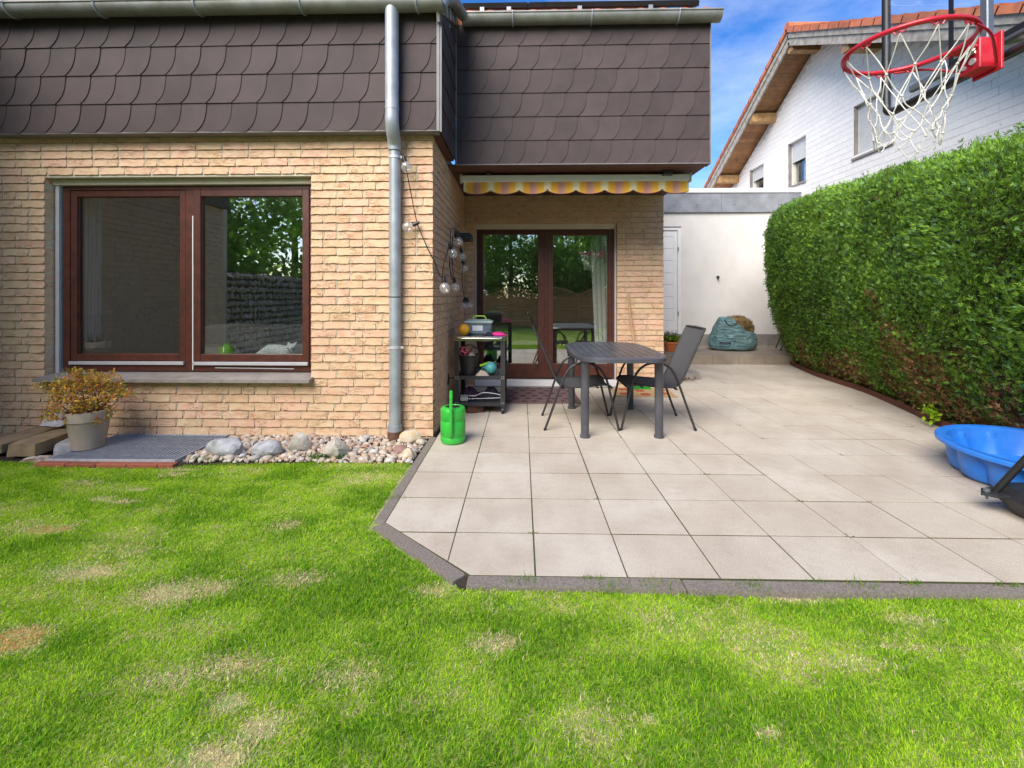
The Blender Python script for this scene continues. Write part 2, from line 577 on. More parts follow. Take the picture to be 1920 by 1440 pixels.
# ------------------------------------------------------------------ materials
MAT = dict(
    soil=M('soil', (0.055, 0.04, 0.028), 0.95, var=0.5, scale=20, bmp=0.8, bscale=70, bdist=0.02),
    thatch=M('thatch', (0.15, 0.30, 0.035), 0.95, scale=12, col2=(0.44, 0.40, 0.16), bmp=0.6, bscale=120, bdist=0.01),
    joint=M('joint', (0.05, 0.04, 0.028), 0.95, scale=9, col2=(0.075, 0.09, 0.03), bmp=0.5, bscale=200),
    kerb=M('kerb_concrete', (0.16, 0.135, 0.115), 0.9, scale=90, col2=(0.27, 0.235, 0.20), bmp=0.6, bscale=220, bdist=0.003),
    step=M('step_concrete', (0.29, 0.24, 0.185), 0.9, scale=3, col2=(0.19, 0.155, 0.12), bmp=0.4, bscale=90),
    mortar=M('mortar', (0.66, 0.55, 0.40), 0.95, scale=30, var=0.25, bmp=0.6, bscale=150, bdist=0.004),
    brick=brick_mat('brick_clay', False),
    brick_mass=brick_mat('brick_clay_mass', True),
    shingle=M('shingle', (0.070, 0.050, 0.048), 0.68, scale=4, col2=(0.052, 0.038, 0.037), bmp=0.15, bscale=240, bdist=0.002, rnd=0.13, spec=0.28),
    trim=M('fascia_trim', (0.20, 0.19, 0.19), 0.5, var=0.2),
    zinc=M('zinc', (0.40, 0.43, 0.46), 0.5, 0.35, scale=7, col2=(0.29, 0.31, 0.325), bmp=0.1, bscale=30),
    zinc_old=M('zinc_weathered', (0.31, 0.31, 0.29), 0.5, 0.35, scale=6, col2=(0.21, 0.205, 0.17), bmp=0.15, bscale=25),
    rust=M('cast_iron', (0.16, 0.075, 0.045), 0.8, var=0.4, scale=30, bmp=0.4),
    mahogany=M('mahogany_frame', (0.105, 0.030, 0.019), 0.38, scale=14, col2=(0.062, 0.021, 0.016)),
    mahogany_worn=M('mahogany_worn', (0.20, 0.062, 0.022), 0.42, scale=14, col2=(0.12, 0.034, 0.02)),
    soffit=M('soffit_wood', (0.115, 0.038, 0.022), 0.6, scale=6, col2=(0.07, 0.026, 0.018)),
    beige=M('beige_plastic', (0.60, 0.53, 0.40), 0.5, var=0.12),
    alu=M('aluminium_strip', (0.62, 0.61, 0.62), 0.4, 0.3, var=0.12),
    white=M('white_paint', (0.78, 0.77, 0.76), 0.5, var=0.06),
    sill=M('stone_sill', (0.30, 0.265, 0.235), 0.7, scale=10, col2=(0.22, 0.19, 0.17), bmp=0.2, bscale=120),
    glass=glass_mat('window_glass', ior=3.1),
    screen=glass_mat('screened_glass', (0.86, 0.86, 0.86), 2.4),
    clear=glass_mat('clear_plastic', (0.97, 0.98, 0.99), 1.4),
    bulb=bulb_mat('bulb_glass'),
    plaster=M('plaster', (0.71, 0.685, 0.655), 0.9, scale=2.5, col2=(0.64, 0.61, 0.575), bmp=0.3, bscale=180, bdist=0.003),
    slate=M('garage_fascia', (0.26, 0.275, 0.31), 0.65, scale=4, col2=(0.17, 0.18, 0.20), bmp=0.1),
    plinth=M('plinth', (0.27, 0.245, 0.225), 0.9, scale=6, var=0.3, bmp=0.4, bscale=100),
    wbrick=M('white_brick', (0.80, 0.775, 0.745), 0.75, scale=14, var=0.07, bmp=0.35, bscale=60, rnd=0.035),
    wjoint=M('white_brick_joint', (0.60, 0.59, 0.58), 0.9, var=0.15),
    verge=M('weathered_board', (0.42, 0.38, 0.33), 0.8, scale=9, col2=(0.22, 0.19, 0.16), bmp=0.4, bscale=40),
    pine=M('soffit_planks', (0.30, 0.145, 0.052), 0.6, scale=7, col2=(0.20, 0.085, 0.03), rnd=0.15),
    purlin=M('purlin_wood', (0.42, 0.25, 0.10), 0.6, scale=10, col2=(0.25, 0.13, 0.05)),
    rooftile=M('roof_tile_clay', (0.50, 0.16, 0.07), 0.75, scale=6, col2=(0.33, 0.10, 0.055), rnd=0.15),
    shutter=M('roller_shutter', (0.62, 0.615, 0.60), 0.55, var=0.08),
    darkglass=glass_mat('neighbour_glass', (0.8, 0.85, 0.88), 2.2),
    black=M('black_steel', (0.018, 0.018, 0.020), 0.4, var=0.3),
    darkmetal=M('dark_grey_steel', (0.040, 0.040, 0.044), 0.45, 0.2, var=0.25),
    greysteel=M('grey_steel', (0.26, 0.275, 0.29), 0.4, 0.5, var=0.15),
    dplastic=M('anthracite_plastic', (0.056, 0.058, 0.070), 0.34, scale=5, col2=(0.090, 0.091, 0.105), bmp=0.1, bscale=150),
    steel=M('stainless_steel', (0.55, 0.53, 0.50), 0.12, 1.0, var=0.1),
    red=M('red_paint', (0.53, 0.016, 0.035), 0.28, var=0.12),
    cord=M('white_cord', (0.74, 0.72, 0.68), 0.9, scale=20, col2=(0.5, 0.48, 0.42)),
    pool=M('blue_plastic', (0.020, 0.19, 0.72), 0.38, scale=9, col2=(0.045, 0.23, 0.70), bmp=0.06, bscale=25),
    green=M('green_plastic', (0.022, 0.42, 0.035), 0.38, scale=22, col2=(0.05, 0.44, 0.06), bmp=0.06, bscale=40),
    lime=M('lime_plastic', (0.33, 0.62, 0.04), 0.4, var=0.1),
    orange=M('orange_rubber', (0.92, 0.47, 0.02), 0.45, var=0.15),
    pink=M('pink_fabric', (0.80, 0.03, 0.27), 0.8, var=0.2),
    pinkr=M('pink_rubber', (0.65, 0.11, 0.16), 0.5, var=0.2),
    teal=M('teal_rubber', (0.055, 0.29, 0.31), 0.5, scale=18, col2=(0.10, 0.36, 0.34)),
    navy=M('dark_cloth', (0.018, 0.018, 0.032), 0.9, var=0.4, scale=20),
    purple=M('dark_purple_cloth', (0.035, 0.012, 0.045), 0.9, var=0.4, scale=20),
    cream=M('cream_cloth', (0.52, 0.44, 0.35), 0.9, var=0.3, scale=20),
    boxblue=M('storage_plastic', (0.42, 0.53, 0.50), 0.35, var=0.15),
    paper=M('paper', (0.75, 0.76, 0.78), 0.7, var=0.08),
    terra=M('terracotta', (0.58, 0.17, 0.05), 0.75, var=0.2, bmp=0.2),
    taupe=M('taupe_pot', (0.40, 0.33, 0.275), 0.85, var=0.12, scale=10, bmp=0.35, bscale=180, bdist=0.003),
    bark=M('bark', (0.10, 0.07, 0.045), 0.95, var=0.4, scale=20, bmp=0.6, bscale=50, bdist=0.01),
    twig=M('twig', (0.20, 0.14, 0.09), 0.9, var=0.4, scale=30),
    leaf=leaf_mat('leaf', 0.35, 0.75),
    treeleaf=leaf_mat('tree_leaf', 0.6),
    grass=leaf_mat('grass_blade', 0.45, 0.7),
    plank=M('old_paving', (0.22, 0.16, 0.10), 0.9, scale=9, col2=(0.33, 0.24, 0.13), bmp=0.6, bscale=60, bdist=0.008),
    redbrick=M('edging_brick', (0.36, 0.105, 0.06), 0.85, var=0.3, scale=20, bmp=0.5, bscale=90, rnd=0.15),
    galv=M('galvanised_steel', (0.50, 0.53, 0.57), 0.5, 0.15, var=0.25, scale=14),
    cortex=M('brown_edging', (0.12, 0.036, 0.022), 0.75, var=0.35, scale=8, bmp=0.2),
    rock_grey=M('grey_rock', (0.50, 0.495, 0.51), 0.85, scale=14, col2=(0.27, 0.275, 0.30), bmp=0.7, bscale=35, bdist=0.015),
    rock_pale=M('pale_rock', (0.54, 0.50, 0.44), 0.85, scale=14, col2=(0.33, 0.29, 0.23), bmp=0.7, bscale=35, bdist=0.015),
    mat_brown=M('brown_mat', (0.19, 0.115, 0.115), 0.95, var=0.25, scale=25, bmp=0.7, bscale=220, bdist=0.006),
    paw=M('paw_print', (0.075, 0.038, 0.04), 0.95, var=0.2),
    coir=M('coir_mat', (0.48, 0.32, 0.15), 0.95, var=0.2, scale=30, bmp=0.7, bscale=220, bdist=0.006),
    flower_red=M('flower_print', (0.48, 0.06, 0.055), 0.9, var=0.3),
    broomwood=M('broom_wood', (0.55, 0.35, 0.17), 0.6, var=0.15),
    fur_white=M('white_fur', (0.86, 0.845, 0.82), 0.95, var=0.08, scale=30, bmp=0.5, bscale=150, bdist=0.01),
    fur_tabby=M('tabby_fur', (0.34, 0.25, 0.16), 0.95, scale=26, col2=(0.10, 0.07, 0.05), bmp=0.5, bscale=150, bdist=0.01),
    ear=M('ear_skin', (0.60, 0.40, 0.33), 0.8, var=0.1),
    eye=M('cat_eye', (0.05, 0.06, 0.02), 0.15, var=0.1),
    curtain=M('white_curtain', (0.84, 0.82, 0.78), 0.9, var=0.06, scale=4),
    room=M('room_wall', (0.78, 0.74, 0.68), 0.9, var=0.06),
    roomfloor=M('room_floor', (0.20, 0.13, 0.08), 0.5, var=0.2),
    sofa=M('sofa_fabric', (0.30, 0.275, 0.25), 0.95, var=0.15, scale=30),
    gabion=M('gabion_stone', (0.30, 0.27, 0.23), 0.9, scale=14, col2=(0.08, 0.07, 0.055), bmp=1.0, bscale=16, bdist=0.05),
    fence=M('fence_wood', (0.60, 0.31, 0.125), 0.8, var=0.3, scale=8, rnd=0.12),
    solar=M('solar_panel', (0.012, 0.016, 0.035), 0.18, var=0.2),
    plume=M('dry_cuttings', (0.30, 0.20, 0.07), 0.95, scale=22, col2=(0.10, 0.055, 0.025), bmp=1.0, bscale=60, bdist=0.03),
    bag=M('teal_woven_plastic', (0.105, 0.215, 0.225), 0.42, var=0.25, scale=6, bmp=0.2, bscale=40),
    spring=M('steel_spring', (0.55, 0.50, 0.40), 0.3, 0.9, var=0.1),
    green_bottle=glass_mat('green_glass', (0.35, 0.75, 0.02), 1.6),
)


def tile_mat():
    m, n, l, b = newmat('patio_slab')
    p = pos(n)
    rnd = n.new('ShaderNodeObjectInfo').outputs['Random']
    base = ramp(n, l, rnd, [(0, (0.52, 0.455, 0.37)), (0.3, (0.57, 0.51, 0.42)), (0.6, (0.545, 0.475, 0.385)), (0.85, (0.58, 0.525, 0.44)), (1, (0.505, 0.44, 0.355))])
    big = noisetex(n, l, p, 1.7, 6, 0.62)
    c = mixc(n, l, ramp(n, l, big, [(0.40, (0, 0, 0)), (0.72, (0.85, 0.85, 0.85))]), base, (0.40, 0.32, 0.245))
    blot = noisetex(n, l, p, 7, 7, 0.68)
    c = mixc(n, l, ramp(n, l, blot, [(0.50, (0, 0, 0)), (0.80, (0.6, 0.6, 0.6))]), c, (0.36, 0.30, 0.235))
    sp = noisetex(n, l, p, 150, 3, 0.6)
    c = mixc(n, l, ramp(n, l, sp, [(0.30, (0.6, 0.6, 0.6)), (0.47, (0, 0, 0))]), c, (0.30, 0.25, 0.20))
    sp2 = noisetex(n, l, p, 190, 2, 0.5)
    c = mixc(n, l, ramp(n, l, sp2, [(0.55, (0, 0, 0)), (0.70, (0.5, 0.5, 0.5))]), c, (0.74, 0.70, 0.65))
    l(c, b.inputs['Base Color'])
    b.inputs['Roughness'].default_value = 0.85
    b.inputs['Specular IOR Level'].default_value = 0.3
    bump(n, l, b, noisetex(n, l, p, 190, 3), 0.25, 0.002)
    return m


MAT['tile'] = tile_mat()


def stripe_mat():
    """awning cloth: yellow, mauve and cream bands woven along X"""
    m, n, l, b = newmat('awning_cloth')
    sx = n.new('ShaderNodeSeparateXYZ')
    l(pos(n), sx.inputs[0])
    t = mathn(n, l, 'FRACT', mathn(n, l, 'DIVIDE', mathn(n, l, 'SUBTRACT', sx.outputs[0], -0.702), 0.3333))
    c = ramp(n, l, t, [(0.0, (0.80, 0.70, 0.46)), (0.08, (0.80, 0.68, 0.42)), (0.17, (0.80, 0.43, 0.04)), (0.33, (0.80, 0.36, 0.05)),
                       (0.44, (0.52, 0.25, 0.20)), (0.56, (0.55, 0.30, 0.25)), (0.68, (0.80, 0.38, 0.06)), (0.84, (0.82, 0.47, 0.05)), (0.93, (0.80, 0.66, 0.38)), (1.0, (0.80, 0.70, 0.46))])
    l(c, b.inputs['Base Color'])
    b.inputs['Roughness'].default_value = 0.9
    bump(n, l, b, noisetex(n, l, pos(n), 300, 2), 0.2, 0.002)
    return m


MAT['awning'] = stripe_mat()


def bag_mat():
    m, n, l, b = newmat('woven_bag')
    p = pos(n)
    mp = n.new('ShaderNodeMapping')
    mp.inputs['Scale'].default_value = (2.4, 2.4, 9.0)
    l(p, mp.inputs[0])
    f = noisetex(n, l, mp.outputs[0], 1.6, 4, 0.55, 1.5)
    c = mixc(n, l, ramp(n, l, noisetex(n, l, p, 5, 4), [(0.35, (0, 0, 0)), (0.7, (1, 1, 1))]), (0.10, 0.20, 0.215), (0.185, 0.30, 0.31))
    l(c, b.inputs['Base Color'])
    b.inputs['Roughness'].default_value = 0.36
    bump(n, l, b, f, 1.0, 0.12)
    return m


MAT['bag'] = bag_mat()


def pebble_mat(island):
    m, n, l, b = newmat('pebble' + ('_mass' if island else ''))
    rnd = n.new('ShaderNodeNewGeometry').outputs['Random Per Island'] if island else n.new('ShaderNodeObjectInfo').outputs['Random']
    c = ramp(n, l, rnd, [(0.0, (0.62, 0.58, 0.52)), (0.2, (0.52, 0.40, 0.27)), (0.38, (0.38, 0.22, 0.15)), (0.5, (0.60, 0.53, 0.43)), (0.66, (0.42, 0.31, 0.22)), (0.8, (0.66, 0.64, 0.61)), (0.92, (0.30, 0.27, 0.25)), (1.0, (0.48, 0.30, 0.20))])
    f = noisetex(n, l, pos(n), 40, 4)
    c = mixc(n, l, ramp(n, l, f, [(0.45, (0, 0, 0)), (0.75, (0.4, 0.4, 0.4))]), c, (0.30, 0.23, 0.16))
    l(c, b.inputs['Base Color'])
    b.inputs['Roughness'].default_value = 0.75
    return m


MAT['pebble'] = pebble_mat(False)
MAT['pebble_mass'] = pebble_mat(True)

# ------------------------------------------------------------------ the place
# ------------------------------------------------------------------ ground, lawn base, patio bed, step
MB().add([(-150, -150, -0.09), (150, -150, -0.09), (150, 150, -0.09), (-150, 150, -0.09)], [(0, 1, 2, 3)]).build('ground', MAT['soil'], kind='structure')
LAWN = MB()
nx, ny = 90, 60
lx = np.linspace(-6.2, 6.6, nx); ly = np.linspace(-6.4, 3.51, ny)
LAWN.add([(float(x), float(y), -0.026 + 0.010 * math.sin(x * 1.7 + y) + 0.008 * math.sin(y * 2.3 - x * 0.6)) for y in ly for x in lx],
         [(j * nx + i, j * nx + i + 1, (j + 1) * nx + i + 1, (j + 1) * nx + i) for j in range(ny - 1) for i in range(nx - 1)])
LAWN.build('lawn', MAT['thatch'], kind='structure', smooth=60)
MB().prism([(-6.2, 3.45), (-0.79, 3.45), (-0.79, 4.6), (-6.2, 4.6)], -0.085, -0.034).build('soil_strip', MAT['soil'], kind='structure')

patio_poly = [(-0.795, 2.58), (-0.255, 2.105), (6.0, 2.105), (6.0, 8.9), (-0.795, 8.9)]
patio = MB().prism(patio_poly, -0.086, -0.0035).build('patio', MAT['joint'], kind='structure')
GX, GY = 0.4268, 0.4262
ii = 0
tiles = []
for k in range(-3, 13):
    for j in range(-1, 17):
        x0, y0 = 0.062 + GX * k, 2.489 + GY * j
        if y0 > 8.8 or x0 > 5.2:
            continue
        g = 0.0034
        jx, jy = random.uniform(-0.0012, 0.0012), random.uniform(-0.0012, 0.0012)
        gy = g + 0.0026
        q = [(x0 + g, y0 + gy), (x0 + GX - g, y0 + gy), (x0 + GX - g, y0 + GY - gy), (x0 + g, y0 + GY - gy)]
        q = [(a + jx, b + jy) for a, b in q]
        q = clip(q, -1, 0, 0.785)
        q = clip(q, 0, -1, -2.112)
        q = clip(q, 0, 1, 8.752)
        dx, dy = 0.54, -0.475                      # cut corner between (-.785, 2.585) and (-.25, 2.112)
        nxv, nyv = dy, -dx
        c_ = nxv * -0.785 + nyv * 2.590
        q = clip(q, nxv, nyv, c_)
        if len(q) < 3:
            continue
        ar = 0.5 * abs(sum(q[i][0] * q[i - 1][1] - q[i - 1][0] * q[i][1] for i in range(len(q))))
        if ar < 0.0008:
            continue
        # hidden behind the house corner or under it
        if min(p[1] for p in q) > 6.45 and max(p[0] for p in q) < 2.0:
            continue
        if y0 > 4.15 and max(p[0] for p in q) < -0.80:
            continue
        dz = random.uniform(-0.0014, 0.0014)
        MB().prism(q, -0.04, dz, 0.0007).build('tile', MAT['tile'], patio)

# kerb stones round the lawn side of the patio
def kerb(a, b, wd, z=0.0, bow=0.0):
    a, b = Vector((*a, 0)), Vector((*b, 0))
    d = (b - a).normalized()
    nrm = Vector((d.y, -d.x, 0))
    m = MB()
    m.prism([tuple((a + nrm * 0)[:2]), tuple((a + nrm * wd)[:2]), tuple((b + nrm * wd)[:2]), tuple((b + nrm * 0)[:2])], -0.14, z, 0.006)
    m.build('kerb_stone', MAT['kerb'], patio)
kerb((-0.791, 4.19), (-0.791, 3.40), 0.062, -0.004)
kerb((-0.791, 3.394), (-0.791, 2.60), 0.064, -0.002)
kerb((-0.797, 2.592), (-0.268, 2.118), 0.074, 0.000)
MB().prism([(-0.262, 2.112), (-0.305, 2.076), (-0.285, 2.036), (-0.252, 2.034)], -0.085, -0.014).build('soil_strip', MAT['soil'], kind='structure')
xk_ = -0.252
for i in range(7):
    kerb((xk_, 2.106 - 0.004 * (i % 2)), (xk_ + 0.985, 2.106 - 0.004 * (i % 2)), 0.072, -0.003 - 0.003 * (i % 3))
    xk_ += 0.99

# moss and grass seams in the joints
mm = MB()
for _ in range(30):
    k, j = random.randint(-1, 9), random.randint(0, 9)
    bx, by = 0.062 + GX * k, 2.489 + GY * j
    for t in range(random.randint(6, 14)):
        if random.random() < 0.5:
            px, py = bx + random.gauss(0, 0.020), by + random.gauss(0, 0.0016)
        else:
            px, py = bx + random.gauss(0, 0.0016), by + random.gauss(0, 0.020)
        vs_, fs_ = blob(random.uniform(0.002, 0.0045), random.randint(0, 9999), 0.3, 1, (1.3, 1.3, 0.75))
        mm.add([(px + v.x, py + v.y, 0.000 + v.z) for v in vs_], fs_)
mm.build('moss', M('moss', (0.10, 0.13, 0.02), 0.95, var=0.4, scale=60), patio, kind='stuff')

step = MB().prism([(2.03, 8.90), (5.9, 8.90), (5.9, 10.66), (2.03, 10.66)], -0.05, 0.170).build('step', MAT['step'], kind='structure')
x_ = 2.03
while x_ < 5.5:
    e = min(x_ + random.choice((0.5, 0.5, 0.62)), 5.55)
    MB().box((x_ + 0.002, 8.757, -0.03), (e - 0.002, 8.897, 0.175), 0.004).build('kerb_stone', MAT['step'], step)
    x_ = e
for k in range(7):
    for j in range(3):
        MB().box((2.035 + k * 0.5, 8.902 + j * 0.56, 0.165), (2.53 + k * 0.5, 9.457 + j * 0.56, 0.1755), 0.003).build('tile', MAT['step'], step)

# raised soil strip and its edging on the hedge side
EDGE = [(5.12, 8.74), (4.80, 7.5), (4.645, 6.264), (4.36, 5.2), (4.20, 4.72), (4.13, 4.1), (4.10, 3.2), (4.10, 2.0), (4.12, 0.2), (4.2, -2)]
MB().prism([(9, 11), (5.2, 11), (5.14, 8.74)] + [(x + 0.012, y) for x, y in EDGE[1:]] + [(9, -2)], -0.02, 0.030).build('hedge_soil', MAT['soil'], kind='structure')
ed = MB()
ep = smoothpath([(x, y, 0) for x, y in EDGE], 4)
for a, b in zip(ep[:-1], ep[1:]):
    d = (b - a).normalized()
    nn = Vector((-d.y, d.x, 0)) * 0.012
    ed.obox((a + b) / 2 + Vector((0, 0, 0.022)), (b - a) / 2 * 1.02, nn, Vector((0, 0, 0.047)))
ed.build('bed_edging', MAT['cortex'], label='low brown edging strip along the foot of the hedge', cat='garden edging')

# ------------------------------------------------------------------ the house
house = empty('brick_house', (-1.4, 5.5, 0), 'yellow brick house with brown shingle fascia, terrace door and large window', 'house')
BC, BL, BH = 0.0767, 0.25, 0.0695


def brick_shape(L, seed, nx=5, nz=2, D=0.1):
    rr = random.Random(seed)
    vs, fs = [], []
    for k in range(nz + 1):
        for i in range(nx + 1):
            edge = i in (0, nx) or k in (0, nz)
            x = L * i / nx + (rr.uniform(-0.006, 0.006) if 0 < i < nx else rr.uniform(0, 0.005) * (1 if i == 0 else -1))
            z = BH * k / nz + (rr.uniform(-0.0035, 0.004) if k == 0 else rr.uniform(-0.004, 0.002) if k == nz else rr.uniform(-0.006, 0.006))
            y = (rr.uniform(0.0005, 0.0035) if edge else rr.uniform(-0.0055, 0.0005))
            if k == 0:
                y -= 0.010
            vs.append((x, y, z))
    w = nx + 1
    for k in range(nz):
        for i in range(nx):
            fs.append((k * w + i, k * w + i + 1, (k + 1) * w + i + 1, (k + 1) * w + i))
    ring = [i for i in range(w)] + [k * w + nx for k in range(1, nz + 1)] + [nz * w + i for i in range(nx - 1, -1, -1)] + [k * w for k in range(nz - 1, 0, -1)]
    o = len(vs)
    for r in ring:
        x, y, z = vs[r]
        vs.append((x, D, z))
    n = len(ring)
    for a in range(n):
        b = (a + 1) % n
        fs.append((ring[b], ring[a], o + a, o + b))
    return vs, fs


SHAPES = {L: [brick_shape(L, 100 * int(L * 1000) + s) for s in range(12 if L > 0.2 else 6)] for L in (0.238, 0.113)}


def course_plan(u0, u1, z0, z1, openings, seed):
    """positions of bricks (u, z, length) in a wall, irregular stretcher bond with a few half bricks"""
    rr = random.Random(seed)
    out = []
    k = 0
    z = z0
    last = 0
    while z + BH * 0.6 < z1:
        segs = [(u0, u1)]
        for (a, b, c, d) in openings:
            if c < z + BH * 0.5 < d:
                ns = []
                for s0, s1 in segs:
                    if a > s0: ns.append((s0, min(a, s1)))
                    if b < s1: ns.append((max(b, s0), s1))
                segs = [s for s in ns if s[1] - s[0] > 0.03]
        ph = rr.choice([p for p in (0.0, 0.06, 0.125, 0.185) if abs(p - last) > 0.03])
        last = ph
        for s0, s1 in segs:
            u = s0
            first = True
            while u < s1 - 0.02:
                L = 0.238
                if first and ph > 0: L = ph - 0.012 if ph > 0.1 else 0.113
                elif rr.random() < 0.10: L = 0.113
                first = False
                if s1 - (u + L) < 0.075: L = s1 - u if s1 - u < 0.30 else (s1 - u) * 0.5 - 0.006
                out.append((u, z, L))
                u += L + 0.012
        z += BC
        k += 1
    return out


plan = []                                   # (world matrix, length class, scale, distance)
def add_wall(org, U, N, u0, u1, z0, z1, openings, seed):
    """U runs to the right as seen from outside, N points outwards"""
    U, N = Vector(U), Vector(N)
    for u, z, L in course_plan(u0, u1, z0, z1, openings, seed):
        base = 0.238 if L > 0.17 else 0.113
        p = Vector(org) + U * u + Vector((0, 0, z + random.uniform(-0.0015, 0.0015)))
        m = Matrix(((U.x * L / base, -N.x, 0, p.x), (U.y * L / base, -N.y, 0, p.y), (0, 0, 1, p.z), (0, 0, 0, 1)))
        plan.append((m, base, L / (p - Vector((0, 0, 1.3))).length * (1 if abs(N.y) > 0.5 else 0.35)))

WIN = (-4.54, -1.981, 0.50, 2.455)
DOOR = (-0.683, 1.358, -0.2, 2.36)
add_wall((0, 4.2, 0), (1, 0, 0), (0, -1, 0), -5.19, -0.83, -0.076, 2.83, [WIN], 1)
add_wall((-0.83, 0, 0), (0, 1, 0), (1, 0, 0), 4.308, 6.5, -0.076, 2.80, [], 2)
add_wall((0, 6.5, 0), (1, 0, 0), (0, -1, 0), -0.82, 2.02, -0.095, 2.78, [DOOR], 3)
add_wall((-5.2, 0, 0), (0, 1, 0), (1, 0, 0), 0.92, 4.2, -0.076, 2.83, [], 4)
plan.sort(key=lambda t: -t[2])
def world_fill(m, L):
    p = m @ Vector((L + 0.006, 0, 0.03))
    if abs(p.y - 4.2) < .02 and -4.55 < p.x < -1.97 and .47 < p.z < 2.46: return False
    if abs(p.y - 6.5) < .02 and -0.69 < p.x < 1.365 and p.z < 2.37: return False
    return not (abs(p.y - 4.2) < .02 and p.x > -0.832) and not (abs(p.y - 6.5) < .02 and p.x > 2.015) and not (p.y > 6.49 and p.x < -.825)
meshes = {}
for L, sh in SHAPES.items():
    for i, (v, f) in enumerate(sh):
        mb = MB().add(v, f)
        meshes[L, i] = mb.mesh('brick', MAT['brick'], 45)
mass = MB()
fill = MB()
for i, (m, L, _) in enumerate(plan):
    fb = MB().box((L + 0.0005, 0.0035, 0.001), (L + 0.0115 * L / max(L * m.to_3x3().col[0].length, 1e-4), 0.05, BH - 0.001))
    if world_fill(m, L): fill.add([m @ Vector(p) for p in fb.v], fb.f)
    s = random.randrange(len(SHAPES[L]))
    if i < 300:
        link('brick', meshes[L, s], house, mtx=m)
    else:
        v, f = SHAPES[L][s]
        mass.add([m @ Vector(p) for p in v], f)
mass.build('brick', MAT['brick_mass'], house, smooth=45, kind='stuff')
fill.build('mortar', MAT['mortar'], house, kind='stuff')

# mortar bed and wall bodies behind the bricks
wl = MB()
Y1 = 4.2110
wl.box((-5.3, Y1, -0.3), (-4.545, 4.34, 2.9)).box((-1.976, Y1, -0.3), (-0.8410, 4.34, 2.9))
wl.box((-4.545, Y1, -0.3), (-1.976, 4.34, 0.495)).box((-4.545, Y1, 2.462), (-1.976, 4.34, 2.9))
wl.box((-0.97, 4.3405, -0.3), (-0.8410, 6.66, 2.9))
Y2 = 6.5110
wl.box((-0.841, Y2, -0.3), (-0.688, 6.66, 2.9)).box((1.363, Y2, -0.3), (2.012, 6.66, 2.9)).box((-0.688, Y2, 2.366), (1.363, 6.66, 2.9)).box((-0.688, Y2 + 0.05, -0.3), (1.363, 6.7, -0.035))
wl.box((1.9, 6.6605, -0.3), (2.012, 12, 4.4)).box((-5.33, 0.93, -0.3), (-5.2075, 4.2, 2.9)).box((-9, 0.80, -0.3), (-5.21, 0.93, 3.9))
wl.build('wall', MAT['mortar'], house)

# rooms behind the glass
rm = MB()
for (x0, x1, y0, y1, z0, z1) in ((-5.1, -1.02, 4.36, 7.9, 0.08, 2.5), (-0.80, 1.88, 6.70, 10.2, 0.02, 2.45)):
    rm.box((x0 - .05, y1, z0), (x1 + .05, y1 + .1, z1)).box((x0 - .1, y0, z0), (x0, y1, z1)).box((x1, y0, z0), (x1 + .1, y1, z1)).box((x0 - .1, y0, z1), (x1 + .1, y1 + .1, z1 + .1))
rm.box((-5.1, 4.36, 0.08), (-1.02, 4.40, 0.58)).build('room_wall', MAT['room'], house)
MB().box((-5.2, 4.35, -0.02), (-1.0, 8, 0.078)).box((-0.85, 6.71, -0.02), (1.95, 10.3, 0.018)).build('room_floor', MAT['roomfloor'], house)
MB().box((-4.53, 4.40, 0.655), (-2.0, 4.66, 0.690), 0.004).build('inner_sill', MAT['white'], house)
MB().box((-4.54, 4.345, 0.40), (-1.98, 4.40, 0.575)).build('breast_panel', MAT['room'], house)


# --- shingled fascia
def shingles(org, U, N, u0, u1, rows, h, W, z0, ph0, sh, cut=None):
    U, N, org = Vector(U), Vector(N), Vector(org)
    dec = 0.40 * W
    for r in range(rows):
        ph = (ph0 + r * sh) % W
        k0 = int((u0 - ph) / W) - 2
        k1 = int((u1 - ph) / W) + 2
        for k in range(k0, k1 + 1):
            xe = ph + k * W                      # where the lower end of the curved edge lands
            xr = xe + dec
            hh = h + 0.035
            prof = [(xr, hh), (xr, h)] + [(xr - dec * a, h * (1 - t)) for t, a in ((.25, .02), (.45, .085), (.6, .19), (.74, .36), (.87, .63), (1, 1))]
            xl = xr - W - 0.125
            poly = [(xl, hh)] + [(xl, 0)] + prof[::-1]
            poly = clip(poly, -1, 0, -u0)
            poly = clip(poly, 1, 0, u1)
            if cut is not None:
                poly = clip(poly, cut[0], cut[1], cut[2] - cut[1] * (z0 + r * h))
            if len(poly) < 3:
                continue
            if max(p[0] for p in poly) - min(p[0] for p in poly) < 0.02:
                continue
            n = len(poly)
            tl = random.uniform(-0.0012, 0.0012)
            fr, bk = [], []
            for (x, zz) in poly:
                d = 0.004 + 0.012 * (1 - zz / hh) + 0.009 * (x - xl) / (W + 0.125) + tl
                b = org + U * x + Vector((0, 0, z0 + r * h + zz))
                fr.append(b + N * d)
                bk.append(b + N * (d - 0.0055))
            fs = [tuple(range(n)), tuple(range(2 * n - 1, n - 1, -1))] + [(i, n + i, n + (i + 1) % n, (i + 1) % n) for i in range(n)]
            MB().add(fr + bk, fs).build('shingle', MAT['shingle'], house)

